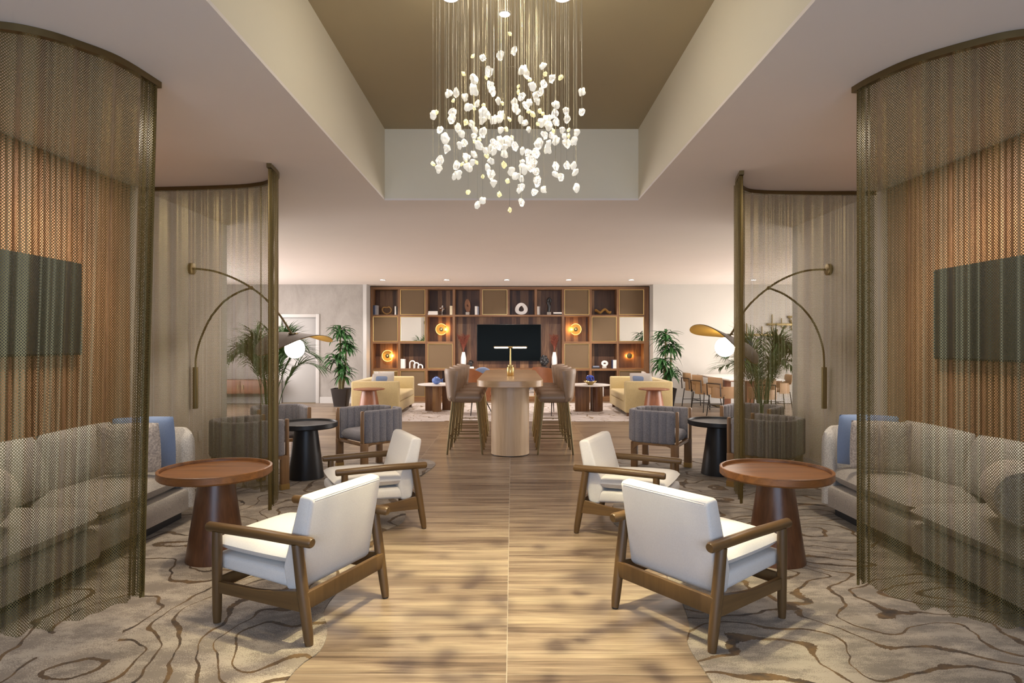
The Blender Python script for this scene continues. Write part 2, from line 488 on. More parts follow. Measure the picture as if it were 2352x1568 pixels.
for nm, s, xw, ye, y1 in (('left', -1, XL, 5.93, 7.89), ('right', 1, XR, 6.03, 8.05)):
    def xs(a, b): return (min(a, b), max(a, b))
    slab('wall_' + nm + '_plaster', M['plaster'], [(*xs(xw, xw + s * .18), ye, y1 - .15, 0, HC)])
    slab('wall_' + nm + '_near', M['plaster'], [(*xs(xw, xw + s * .18), -3.1, 2.4, 0, HC)])
    slab('wall_' + nm + '_return', M['cream'], [(*xs(xw, s * 8.6), y1 - .15, y1, 0, HC)])
    m = MB(); m.b2(*xs(xw + s * .03, xw + s * .18), 2.4, ye, 0, HC)
    struct(m.build('wall_' + nm + '_slat_backing', M['slat_back'], sharp=30))
    m = MB(); y = 2.41
    while y < ye - .04:
        m.b2(*xs(xw, xw + s * .032), y, y + .036, .0, HC, .004, 1); y += .0605
    struct(m.build('wall_' + nm + '_slats', M['slat'], sharp=30))
    m = MB(); m.b2(*xs(xw - s * .015, xw), ye + .01, y1, 0, .13, .003)
    struct(m.build('baseboard_' + nm, M['white_trim'], sharp=30))
# back walls, niche, door
DX0, DX1, DZ = -5.92, -5.04, 2.2
slab('wall_back_left', M['cover'], [(-8.2, DX0, YB, YB + .12, 0, HC), (DX0, DX1, YB, YB + .12, DZ, HC), (DX1, -3.75, YB, YB + .12, 0, HC)])
slab('wall_niche_left', M['cream'], [(-3.76, -3.75, YB, 16.9, 0, HC)])
slab('wall_niche_right', M['cream'], [(3.63, 3.64, YB, 16.9, 0, HC)])
slab('wall_niche_back', M['cream'], [(-3.76, 3.64, 16.8, 16.9, 0, HC)])
slab('wall_back_right', M['cream'], [(3.64, 9.2, YB, YB + .12, 0, HC)])
slab('wall_side_left', M['cover'], [(-8.2, -8.1, 7.7, YB, 0, HC)])
slab('wall_side_right', M['cream'], [(9.1, 9.2, 7.8, YB, 0, HC)])
slab('baseboard_back_left', M['white_trim'], [(-8.1, DX0 - .1, YB - .015, YB, 0, .16), (DX1 + .1, -3.75, YB - .015, YB, 0, .16)])
slab('baseboard_back_right', M['white_trim'], [(3.64, 9.1, YB - .015, YB, 0, .14)])
slab('trim_1', M['white_trim'], [(-3.83, -3.738, YB - .02, 16.295, 0, HC)])
slab('wall_rear', M['plaster'], [(-3.7, -2.9, -3.2, -3.1, 0, HC), (2.9, 3.7, -3.2, -3.1, 0, HC), (-2.9, 2.9, -3.2, -3.1, 0, .5), (-2.9, 2.9, -3.2, -3.1, 2.7, HC)])
m = MB()
for x in (-2.9, -1.0, 1.0, 2.9): m.b2(x - .03, x + .03, -3.17, -3.11, .5, 2.7)
for z in (.53, 2.67): m.b2(-2.9, 2.9, -3.17, -3.11, z - .03, z + .03)
struct(m.build('window_1', M['bronze'], sharp=30))
d = thing('door_1', 'white flush door in a white frame on the grey wall beyond the arc lamp', 'door', (0, 0, 0))
d['kind'] = 'structure'
m = MB(); m.b2(DX0 + .003, DX1 - .003, YB + .02, YB + .06, .012, DZ - .003, .003); m.build('door_leaf', M['door'], d)
m = MB(); m.b2(DX0 - .09, DX0, YB - .025, YB + .1, 0, DZ + .09, .004); m.b2(DX1, DX1 + .09, YB - .025, YB + .1, 0, DZ + .09, .004)
m.b2(DX0, DX1, YB - .025, YB + .1, DZ, DZ + .09, .004); m.build('door_frame', M['white_trim'], d)
m = MB(); m.b2(DX0, DX1, YB + .0, YB + .1, 0, .012); m.build('threshold', M['bronze'], d)
m = MB(); m.tube([(DX0 + .08, YB + .02, 1.0), (DX0 + .08, YB - .03, 1.0), (DX0 + .19, YB - .03, 1.0)], .009); m.build('handle', M['bronze'], d)

# ------------------------------------------------------------------ lights
def area(name, loc, size, power, col, rot=(0, 0, 0), size_y=None, spread=None):
    l = bpy.data.lights.new(name, 'AREA'); l.energy = power; l.color = col
    l.shape = 'RECTANGLE' if size_y else 'SQUARE'; l.size = size
    if size_y: l.size_y = size_y
    if spread: l.spread = math.radians(spread)
    o = bpy.data.objects.new(name, l); COL.objects.link(o); o.location = loc; o.rotation_euler = rot
    return o
def spot(name, loc, power, col, angle=70, blend=.5, r=.03, to=None):
    l = bpy.data.lights.new(name, 'SPOT'); l.energy = power; l.color = col
    l.spot_size = math.radians(angle); l.spot_blend = blend; l.shadow_soft_size = r
    o = bpy.data.objects.new(name, l); COL.objects.link(o); o.location = loc
    if to is not None:
        o.rotation_euler = (Vector(to) - Vector(loc)).to_track_quat('-Z', 'Y').to_euler()
    return o
def point(name, loc, power, col, r=.03):
    l = bpy.data.lights.new(name, 'POINT'); l.energy = power; l.color = col; l.shadow_soft_size = r
    o = bpy.data.objects.new(name, l); COL.objects.link(o); o.location = loc
    return o
WARM, NEUT, PINK, DAY = (1, .83, .57), (1, .92, .82), (1, .90, .84), (.60, .75, 1)
area('unseen_daylight_fill', (0, -3.06, 1.6), 5.6, 115, DAY, (PI / 2, 0, 0), 2.1)
area('unseen_daylight_fill', (-8.05, 11.8, 1.55), 6.0, 215, (1, .93, .91), (PI / 2, 0, -PI / 2), 2.4)  # added side fill to lift the ceiling; this wall has no window
area('unseen_daylight_fill', (9.05, 11.8, 1.55), 6.0, 265, (1, .94, .89), (PI / 2, 0, PI / 2), 2.4)  # matching fill added on the right, also without a window
CHY = 3.5
for k in range(6):
    a = PI / 2 + k * PI / 3
    x, y = -.03 + .66 * math.cos(a), CHY + .70 * math.sin(a)
    spot('coffer_spot', (x, y, 3.765), (50, 35, 50, 60, 50, 35)[k], WARM, 74, .6, .018, (x * .5, CHY + (y - CHY) * .35 + .25, 0))
spot('chandelier_spot', (-.02, CHY, 3.75), 500, (1, .89, .54), 60, .8, .022, (.0, CHY + .1, 0))
for k in range(5):
    a = k * 2 * PI / 5
    point('coffer_glow_fill', (-.02 + .25 * math.cos(a), CHY + .25 * math.sin(a), 3.28 + .05 * k), 1.9, (1, .88, .66), .05)  # extra points added among the cords to brighten the recess walls
def downlight(x, y, z, label, group, r=.055):
    t = thing('recessed_downlight', label, 'ceiling light', (x, y, z), 0, group)
    MB().lathe([(r * 1.22, 0), (r * 1.22, -.006), (r, -.008), (r, 0)], 28, caps=False).build('trim_ring', M['white_trim'], t)
    MB().lathe([(r * .98, -.004), (r * .98, .0)], 24).build('lens', M['down'], t)
g = 'downlights in the ceiling recess'
downlight(-.05, 4.22, HT - .002, 'lit downlight hanging straight above the crystal chandelier cords, in full view', g, .036)
downlight(-.40, 4.02, HT - .002, 'lit downlight cut by the top edge, left of the chandelier cords', g, .05)
downlight(.33, 4.02, HT - .002, 'lit downlight cut by the top edge, right of the chandelier cords', g, .05)
MB().lathe([(.05, -.006), (.05, 0)], 24).build('sprinkler_cover', M['coffer_top'])
o = bpy.data.objects['sprinkler_cover']; o.location = (0, 5.08, HT); tag(o, 'small round cover plate on the recess ceiling behind the chandelier cords', 'ceiling plate')
g = 'downlights along the wood shelf wall'
names = ['first lit ceiling downlight before the shelf wall, near its left end', 'second lit ceiling downlight from the left end of the shelf wall',
         'lit ceiling downlight centred above the wall television', 'second lit ceiling downlight from the right end of the shelf wall',
         'lit ceiling downlight at the right end of the shelf wall', 'lit ceiling downlight seen through the right far mesh curtain']
for px, nm in zip((879, 1026, 1164, 1306, 1450, 1731), names):
    x = (px - CX) * 14.7 / F
    downlight(x, 14.7, HC - .001, nm, g, .06)
    spot('shelf_spot', (x, 14.7, HC - .03), 70 if px < 1500 else 14, PINK, 110, .7, .04, (x, 15.3, 0))
    if px < 1500: spot('shelf_wash', (x, 14.7, HC - .03), 30, NEUT, 60, .6, .04, (x, 16.4, 1.2))
area('dining_fill', (6.6, 12.2, HC - .02), 3.2, 40, (1, .93, .86), (0, 0, 0), 5.0)  # added ambient fill over the dining area, not a ceiling fixture
area('hall_fill', (-6.3, 12.0, HC - .02), 2.6, 42, (1, .92, .88), (0, 0, 0), 5.0)  # same kind of added ambient fill on the hall side
area('lounge_fill_left', (-2.7, 9.2, HC - .02), 1.2, 22, PINK, (0, 0, 0), 2.0)  # invisible fill added below the lounge ceiling; no fixture there
area('lounge_fill_right', (2.7, 9.2, HC - .02), 1.2, 26, PINK, (0, 0, 0), 2.0)  # right half of the added lounge fill
for s in (-1, 1):
    area('nook_fill', (s * 3.0, 4.35, HC - .02), .35, 19, NEUT, (0, 0, 0), 2.0)  # area fill added above each sofa, no lamp hangs here
    spot('nook_wash', (s * 2.75, 4.6, HC - .03), 46, WARM, 100, .7, .04, (s * 3.64, 4.7, .8))
w = bpy.data.worlds.new('world'); sc.world = w; w.use_nodes = True
w.node_tree.nodes['Background'].inputs[0].default_value = (.5, .6, .8, 1); w.node_tree.nodes['Background'].inputs[1].default_value = .3
vs = sc.view_settings
sc.display_settings.display_device = 'sRGB'
vs.view_transform = 'Standard'; vs.look = 'None'; vs.gamma = 1; vs.use_curve_mapping = False; vs.exposure = 1.0
cy = sc.cycles
cy.max_bounces = 7; cy.diffuse_bounces = 4; cy.glossy_bounces = 3; cy.transmission_bounces = 4; cy.transparent_max_bounces = 14
cy.caustics_reflective = False; cy.caustics_refractive = False; cy.sample_clamp_indirect = 4.0

# ------------------------------------------------------------------ rugs
def rug(name, label, pts, mat, z=.006):
    m = MB(); m.prism(pts, .001, z)
    return tag(m.build(name, mat, sharp=30), label, 'rug')
def wavy(px_list):
    return [((x - CX) * d / F, d) for x, y in px_list for d in [(CH - .012) * F / (y - HZ)]]
le = wavy([(650, 1568), (735, 1490), (752, 1440), (745, 1395), (790, 1340), (835, 1300), (872, 1224), (930, 1190), (925, 1130), (955, 1100), (1000, 1066), (985, 1054)])
le = [(q.x, q.y) for q in smooth_path([(-1.05, 1.5, 0)] + [(a, b, 0) for a, b in le], 5)]
rug('area_rug', 'beige rug with brown veined lines under the left seating group', le + [(-1.7, 8.36), (-3.6, 8.36), (-3.6, 1.5)],
    rug_mat('rug_left', (.38, .32, .25), (.195, .158, .122), (.088, .047, .011), 1.0, 22, .095, 3.1, (1, .8, 1), (.33, .42)))
re = wavy([(1640, 1568), (1580, 1475), (1583, 1430), (1556, 1360), (1480, 1250), (1400, 1185), (1420, 1130), (1390, 1080), (1372, 1054)])
re = [(q.x, q.y) for q in smooth_path([(.98, 1.5, 0)] + [(a, b, 0) for a, b in re], 5)]
rug('area_rug', 'beige rug with brown flowing contour lines under the right seating group', [(3.6, 1.5), (3.6, 8.36)] + re[::-1],
    rug_mat('rug_right', (.325, .277, .22), (.165, .138, .110), (.088, .047, .011), .9, 22, .095, 11.7, (1.0, 1.25, 1), (.30, .40)))
rug('area_rug', 'pale rectangular rug with fine gold lines before the shelf wall', [(-3.3, 12.2), (3.35, 12.2), (3.35, 15.85), (-3.3, 15.85)],
    rug_mat('rug_back', (.68, .62, .58), (.54, .47, .43), (.25, .155, .05), 1.6, 15, .07, 23.3, (1, .8, 1), (.30, .40)))

# ------------------------------------------------------------------ mesh curtains
def curtain(label, pts, z0=.175, lean=0.0, group='bronze mesh curtains'):
    t = thing('mesh_curtain', label, 'curtain', (0, 0, 0), 0, group)
    path = smooth_path([(a, b, 0) for a, b in pts], 12)
    L = [0]
    for a, b in zip(path, path[1:]): L.append(L[-1] + (b - a).length)
    def at(s):
        for i in range(len(L) - 1):
            if s <= L[i + 1] or i == len(L) - 2:
                k = (s - L[i]) / max(1e-9, L[i + 1] - L[i])
                p = path[i].lerp(path[i + 1], k)
                tg = (path[min(i + 2, len(path) - 1)] - path[max(i - 1, 0)]).normalized()
                return p, Vector((-tg.y, tg.x, 0))
    n = int(L[-1] / .009); nz = 8
    vs, us = [], []
    rr = random.Random(len(label))
    ph = [rr.uniform(0, 6) for _ in range(3)]
    u = 0; prev = None
    rows = []
    S0 = .035
    for i in range(n + 1):
        s = S0 + (L[-1] - S0) * i / n
        p, nr = at(s)
        end = 1 / (1 + math.exp((s - .13) / .02))
        a = .022 * math.sin(2 * PI * s / .17 + ph[0] + 1.6 * math.sin(s * 4 + ph[1])) + .012 * math.sin(2 * PI * s / .061 + ph[2] + 1.2 * math.sin(s * 7)) * (.5 + .5 * math.sin(s * 9 + ph[1]))
        amp = a * (1 - end) + end * .024 * math.sin(2 * PI * s / .032)
        q = p + nr * amp
        if prev is not None: u += (q - prev).length
        prev = q; rows.append((s, amp)); us.append(u)
    for i, (s, amp) in enumerate(rows):
        for j in range(nz + 1):
            z = z0 + (3.015 - z0) * j / nz
            p, nr = at(min(L[-1], s + lean * (1 - j / nz) * (1 - s / L[-1]))); q = p + nr * amp
            vs.append((q.x, q.y, z + (.010 * math.sin(us[i] * 40) if j == 0 else 0)))
    fs = [(i * (nz + 1) + j, (i + 1) * (nz + 1) + j, (i + 1) * (nz + 1) + j + 1, i * (nz + 1) + j + 1) for i in range(n) for j in range(nz)]
    me = bpy.data.meshes.new('mesh_panel'); me.from_pydata(vs, [], fs)
    uv = me.uv_layers.new(name='UVMap')
    for lp in me.loops:
        i, j = divmod(lp.vertex_index, nz + 1)
        uv.data[lp.index].uv = (us[i], vs[lp.vertex_index][2])
    me.polygons.foreach_set('use_smooth', [True] * len(me.polygons))
    me.materials.append(M['mesh']); me.update()
    o = bpy.data.objects.new('mesh_panel', me); COL.objects.link(o); o.parent = t
    MB().sweep([p + Vector((0, 0, HC - .0185)) for p in path], [(-.019, -.0175), (.019, -.0175), (.019, .0175), (-.019, .0175)]).build('curtain_track', M['bronze'], t, 30)
    tg = (at(S0 + .035)[0] - at(S0)[0]).normalized()
    m = MB(); nr = at(S0)[1]
    m.sheet(lambda a, b: at(S0 + lean * (1 - b))[0] + tg * (a * .018 - .010) + nr * .010 * math.sin(a * PI * 2) + Vector((0, 0, z0 - .03 + b * (3.01 - z0 + .03))), 8, 8, .006)
    m.build('edge_hem', M['hem'], t)
curtain('bronze mesh curtain at near left, hanging before the sofa and dark screen', [(-2.035, 3.56), (-2.07, 3.25), (-2.17, 3.065), (-2.27, 2.956), (-2.42, 2.895), (-2.75, 2.86), (-3.2, 2.855), (-3.6, 2.85)], lean=.11)
curtain('bronze mesh curtain at far left, hanging before the left arc lamp', [(-2.03, 5.16), (-2.08, 5.476), (-2.245, 5.71), (-2.40, 5.81), (-2.60, 5.875), (-3.0, 5.93), (-3.3, 5.96), (-3.6, 5.98)])
curtain('bronze mesh curtain at near right, hanging before the sofa with the round bolster', [(2.01, 3.63), (2.035, 3.475), (2.117, 3.264), (2.29, 3.07), (2.45, 2.97), (2.75, 2.93), (3.2, 2.92), (3.6, 2.92)])
curtain('bronze mesh curtain at far right, hanging before the right arc lamp', [(2.0, 5.38), (2.09, 5.73), (2.265, 6.0), (2.42, 6.08), (2.60, 6.11), (3.0, 6.13), (3.3, 6.13), (3.6, 6.13)])

# ------------------------------------------------------------------ wall screens in the nooks
def nook_tv(label, s, xw, y0, y1, z0, z1):
    t = thing('television', label, 'television', (xw, (y0 + y1) / 2, z0), face_rz(-s, 0))
    w, h = y1 - y0, z1 - z0
    MB().box((0, .035, h / 2), (w, .04, h), .006).build('casing', M['black'], t)
    MB().box((0, .058, h / 2 + .004), (w - .016, .006, h - .024)).build('screen', M['screen_wall'], t)
    MB().box((0, .010, h / 2), (.4, .018, .3)).build('wall_mount', M['black_metal'], t)
nook_tv('dark screen on the left slatted wall above the sofa', -1, XL, 3.86, 5.15, 1.45, 2.21)
nook_tv('dark screen on the right slatted wall above the sofa', 1, XR, 3.97, 5.27, 1.41, 2.17)

# ------------------------------------------------------------------ sofas in the nooks
def nook_sofa(label, x, y, s, rz):
    t = thing('sofa', label, 'sofa', (x, y, .0065), rz, 'grey beige sofas in the curtained alcoves')
    Lh = 1.28
    MB().b2(-Lh + .06, Lh - .06, -.32, .32, .0, .10).build('plinth', M['black'], t)
    m = MB()
    a = [(-Lh, -.34), (Lh, -.34), (Lh, .40), (Lh - .06, .46), (.06, .46), (0, .40), (-Lh + .12, .43), (-Lh, .36)]
    a = [(p * s, q) for p, q in a][::s]
    m.prism(a, .09, .285, .035); m.build('base', M['boucle2'], t)
    for k, (cx, w, dy, dd) in enumerate(((-.63, 1.2, .02, .74), (.63, 1.25, .06, .80))):
        m = MB(); m.M = Matrix.Translation((cx * s, dy + .01, .375)); m.cushion(w, dd, .20, 16, 4, .22); m.build('seat_cushion', M['boucle2'], t)
    m = MB()
    m.sheet(lambda u, v: (( -Lh + 2 * Lh * u) * s, -.36, .12 + .64 * v), 40, 8, .09); m.build('back_frame', M['boucle'], t)
    # channelled end that wraps round the far corner
    def arm(u, v):
        q = [(-Lh + .03, -.34), (-Lh + .03, .0), (-Lh + .05, .30), (-Lh + .13, .45)]
        i = min(2, int(u * 3)); f = u * 3 - i
        z = .12 + .68 * v
        e = (1 - (2 * u - 1) ** 6)
        return ((q[i][0] * (1 - f) + q[i + 1][0] * f) * s, q[i][1] * (1 - f) + q[i + 1][1] * f, min(z, .12 + .68 * v - (0 if u < .8 else (u - .8) * .25 * v)))
    for e in (-1, 1):
        m = MB(); fn = arm if e == -1 else (lambda u, v: (lambda p: (-p[0], p[1], p[2]))(arm(u, v)))
        m.sheet(fn, 36, 10, lambda u, v: (.10 + .035 * abs(math.sin(u * PI * 5))) * max(.25, (1 - (2 * u - 1) ** 8) ** .5) * max(.3, (1 - max(0, 2 * v - 1) ** 6) ** .5))
        m.build('armrest', M['boucle'], t, 60)
    for cx, w in ((-.72, .86), (.12, .82), (.84, .62)):
        m = MB(); m.M = Matrix.Translation((cx * s, -.20, .645)) @ Matrix.Rotation(math.radians(-76), 4, 'X'); m.cushion(w, .46, .24, 16, 3, .4); m.build('back_cushion', M['boucle'], t)
    return t
nook_sofa('grey beige sofa along the left slatted wall behind the mesh curtain', -3.23, 4.22, 1, face_rz(1, 0))
nook_sofa('grey beige sofa along the right slatted wall behind the mesh curtain', 3.22, 4.33, -1, face_rz(-1, 0))
def pillow(name, label, loc, w, h, th, mat, rz, tilt, roll=0, cat='pillow', group=None):
    m = MB(); m.M = Matrix.Rotation(roll, 4, 'Y') @ Matrix.Rotation(math.radians(-90 + tilt), 4, 'X'); m.cushion(w, h, th, 18, 2.2, .55)
    o = m.build(name, mat, None, 60); o.location = loc; o.rotation_euler = (0, 0, rz)
    return tag(o, label, cat, group)
pillow('throw_pillow', 'plain blue pillow against the far end of the left sofa', (-3.06, 5.15, .715), .46, .46, .13, M['blue'], face_rz(.30, -.95), -12)
pillow('throw_pillow', 'blush textured pillow in front of the blue one on the left sofa', (-3.05, 4.93, .705), .44, .44, .13, M['knit'], face_rz(.35, -.93), -16)
pillow('throw_pillow', 'plain blue pillow against the far end of the right sofa', (3.04, 5.29, .715), .46, .46, .13, M['blue'], face_rz(-.30, -.95), -12)
pillow('throw_pillow', 'blush textured pillow in front of the blue one on the right sofa', (3.02, 5.07, .705), .44, .44, .13, M['knit'], face_rz(-.4, -.92), -16)
def bolster(label, loc, rz):
    t = thing('bolster', label, 'pillow', loc, rz)
    cov = MB().lathe([(.10, -.20), (.15, -.19), (.17, -.15), (.175, 0), (.17, .15), (.15, .19), (.10, .20)], 36).build('cover', M['knit'], t)
    MB().lathe([(.02, .185), (.12, .192), (.12, .202), (.03, .196)], 24).build('gathered_end', M['knit'], cov)
    t.rotation_euler = (PI / 2, 0, rz)
bolster('round textured bolster at the near end of the left sofa', (-2.97, 3.42, .672), .5)
bolster('round textured bolster at the near end of the right sofa', (2.97, 3.62, .672), -.5)
m = MB(); m.box((0, 0, 0), (.012, .075, .12), .003); o = m.build('wall_outlet', M['outlet']); o.location = (XL + .007, 7.2, .47)
tag(o, 'small outlet plate low on the left plaster wall beyond the sofa', 'outlet')
# ------------------------------------------------------------------ arc wall lamps
def arc_lamp(label, y, arm1, arm2, tube, globe, xw, s, qd, roll):
    base = Q(*arm1[0], y)
    t = thing('arc_wall_lamp', label, 'lamp', (xw, y, base.z))
    o = Vector((xw, y, base.z))
    L = lambda p: Q(p[0], p[1], y) - o
    m = MB(); m.M = Matrix.Rotation(PI / 2, 4, 'Y'); m.lathe([(.066, 0), (.066, .035), (.060, .038)] if s < 0 else [(.066, 0), (.066, -.035), (.060, -.038)], 32)
    m.build('wall_rosette', M['brass_dark'], t)
    MB().tube(smooth_path([L(p) for p in arm1], 5), .0115, 10).build('upper_arm', M['brass_dark'], t)
    MB().tube(smooth_path([L(p) for p in arm2], 5), .0115, 10).build('lower_arm', M['brass_dark'], t)
    a, b = L(tube[0]), L(tube[1]); MB().tube([a, b], .029, 20).build('counterweight', M['brass_dark'], t)
    j = L(arm2[0]); MB().ball(j, .022, 14, 10).build('joint', M['brass_dark'], t)
    h = L(arm1[-1])
    MB().tube([h + Vector((0, 0, .038)), h + Vector((0, 0, .024))], .055, 24).build('cap', M['brass_dark'], t)
    g = L(globe)
    MB().ball(g, .110, 32, 20).build('globe', M['globe'], t)
    R_ = Matrix.Translation(h + Vector((0, 0, .022))) @ Matrix.Rotation(roll, 4, 'Y') @ Matrix.Rotation(math.radians(9.5), 4, 'X')
    def shell(off):
        def f(u, v):
            r, an = .42 * (.03 + .97 * u), 2 * PI * v
            p, q = r * math.cos(an), r * math.sin(an)
            k = (p * qd - q) * .7071
            return R_ @ Vector((p, q, -.90 * k * k + off))
        return f
    MB().sheet(shell(0), 14, 48, .006).build('shade', M['shade_out'], t)
    sh = MB().sheet(shell(-.0055), 14, 48, .004).build('shade_lining', M['shade_in'], t)
arc_lamp('brass arc wall lamp with lit globe on the left plaster wall', 7.0,
         [(446, 617), (470, 619), (500, 625), (540, 640), (578, 661), (610, 686), (640, 720), (660, 750), (673, 772)],
         [(578, 661), (548, 671), (515, 692), (485, 727), (462, 775), (451, 815), (449, 845)], [(449, 843), (449, 938)], (677, 800), XL, -1, -1, math.radians(-5))
arc_lamp('brass arc wall lamp with lit globe on the right plaster wall', 7.1,
         [(1896, 619), (1878, 619), (1850, 622), (1820, 631), (1790, 645), (1765, 661), (1738, 683), (1715, 707), (1697, 736), (1685, 758), (1674, 774)],
         [(1765, 661), (1800, 675), (1835, 700), (1862, 730), (1880, 765), (1891, 805), (1893, 845)], [(1893, 843), (1893, 938)], (1665, 797), XR, 1, 1, math.radians(25))

# ------------------------------------------------------------------ round pedestal tables
def pedestal(label, x, y, h, r, rb, rt, mtop, mbase, group):
    t = thing('pedestal_table', label, 'side table', (x, y, .0065), 0, group)
    MB().lathe([(rt, h - .062), (r - .012, h - .060), (r, h - .048), (r, h - .003), (r - .004, h), (r - .018, h), (r - .021, h - .004), (r - .023, h - .022), (rt, h - .022)], 72).build('tray_top', mtop, t)
    MB().lathe([(rb, .0), (rb, .01), (rb - (rb - rt) * .5, (h - .06) * .5), (rt, h - .058)], 56).build('pedestal', mbase, t)
    return t
g = 'wooden tray tables in the alcove groups'
pedestal('round wooden tray table beside the left near ivory armchair', -2.13, 4.45, .65, .38, .200, .115, M['side_wood'], M['side_wood_z'], g)
pedestal('round wooden tray table beside the right near ivory armchair', 1.88, 4.41, .65, .38, .200, .115, M['side_wood'], M['side_wood_z'], g)
g = 'black tray tables among the barrel chairs'
pedestal('round black tray table among the left grey barrel chairs', -2.365, 7.1, .635, .352, .20, .125, M['black'], M['black'], g)
pedestal('round black tray table among the right grey barrel chairs', 2.44, 7.3, .635, .352, .20, .125, M['black'], M['black'], g)
g = 'red wood side tables by the gold sofas'
for lab, x in (('small round red wood table at the end of the left gold sofa', -2.90), ('small round red wood table at the end of the right gold sofa', 2.88)):
    t = thing('side_table', lab, 'side table', (x, 12.55, .0065), 0, g)
    MB().lathe([(.17, .575), (.30, .592), (.315, .605), (.315, .612), (.30, .618)], 48).build('table_top', M['redwood'], t)
    MB().lathe([(.235, 0), (.225, .1), (.175, .42), (.145, .578)], 40).build('pedestal', M['redwood'], t)

# ------------------------------------------------------------------ ivory lounge chairs
def lounge_chair(label, x, y, rz):
    t = thing('lounge_chair', label, 'armchair', (x, y, .0065), rz, 'ivory armchairs with wooden arms')
    hw = .33
    for s in (-1, 1):
        m = MB(); m.tube([(s * hw, .325, .0), (s * hw, .325, .06), (s * hw, .325, .40), (s * hw, .325, .505)], [.020, .0245, .028, .026], 14); m.build('front_leg', M['chairwood'], t)
        m = MB(); m.tube([(s * hw, -.325, .0), (s * hw, -.318, .05), (s * hw, -.28, .28), (s * hw, -.245, .505)], [.021, .0255, .031, .029], 14); rl = m.build('rear_leg', M['chairwood'], t)
        m = MB(); m.tube([(s * hw, -.345, .522), (s * hw, -.335, .523), (s * hw, .0, .527), (s * hw, .385, .522), (s * hw, .395, .522)], [.022, .0275, .0285, .0275, .022], 16); m.build('armrest', M['chairwood_y'], t)
        m = MB()
        m.sheet(lambda u, v: (s * hw, -.30 + .62 * u, (.165 + .005 * u) + v * (.105 - .045 * math.sin(min(1, u * 1.6) * PI / 2) ** 1.5)), 16, 2, .026); m.build('side_rail', M['chairwood_y'], t)
        MB().lathe([(.017, -.0063), (.019, -.004), (.019, .004)], 14, (s * hw, -.325, 0)).build('glide', M['black'], rl)
    m = MB(); m.b2(-hw, hw, -.315, -.285, .175, .265, .006); m.build('rear_rail', M['chairwood'], t)
    m = MB(); m.b2(-hw, hw, .315, .340, .18, .245, .006); m.build('front_rail', M['chairwood'], t)
    # upholstered seat shell
    m = MB()
    prof = [(.385, .285), (.395, .32), (.385, .365), (-.16, .345), (-.185, .33), (-.185, .27), (-.16, .25), (.0, .262)]
    bm = bmesh.new()
    lo = [bm.verts.new((-.295, a, b)) for a, b in prof]; f = bm.faces.new(lo)
    for gm in bmesh.ops.extrude_face_region(bm, geom=[f])['geom']:
        if isinstance(gm, bmesh.types.BMVert): gm.co.x = .295
    bmesh.ops.recalc_face_normals(bm, faces=bm.faces)
    bmesh.ops.bevel(bm, geom=list(bm.edges), offset=.022, segments=3, profile=.5, affect='EDGES')
    m.bm(bm); m.build('seat_shell', M['ivory'], t, 60)
    # backrest slab leaning back, welted top edge
    m = MB()
    bm = bmesh.new()
    prof = [(-.115, .36), (-.14, .245), (-.195, .232), (-.232, .26), (-.318, .725), (-.305, .745), (-.245, .752), (-.225, .735)]
    lo = [bm.verts.new((-.298, a, b)) for a, b in prof]; f = bm.faces.new(lo)
    for gm in bmesh.ops.extrude_face_region(bm, geom=[f])['geom']:
        if isinstance(gm, bmesh.types.BMVert): gm.co.x = .298
    bmesh.ops.recalc_face_normals(bm, faces=bm.faces)
    bmesh.ops.bevel(bm, geom=list(bm.edges), offset=.017, segments=3, profile=.5, affect='EDGES')
    m.bm(bm); bk = m.build('backrest', M['ivory'], t, 60)
    m = MB()
    m.tube([(-.276, -.3135, .722), (.276, -.3135, .722)], .0032, 6); m.build('piping', M['ivory'], bk)
    m = MB(); m.M = Matrix.Translation((0, .105, .415)) @ Matrix.Rotation(math.radians(2), 4, 'X'); m.cushion(.605, .60, .125, 18, 4, .3); m.build('seat_cushion', M['ivory'], t, 70)
    return t
lounge_chair('ivory armchair seen from behind, nearest on the left of the aisle', -1.2, 3.59, face_rz(-.915, .402))
lounge_chair('ivory armchair facing the tray table, second from the front on the left', -1.17, 5.32, face_rz(-.90, -.43))
lounge_chair('ivory armchair seen from behind, nearest on the right of the aisle', 1.06, 3.545, face_rz(.80, .60))
lounge_chair('ivory armchair facing the tray table, second from the front on the right', .96, 5.20, face_rz(.90, -.43))

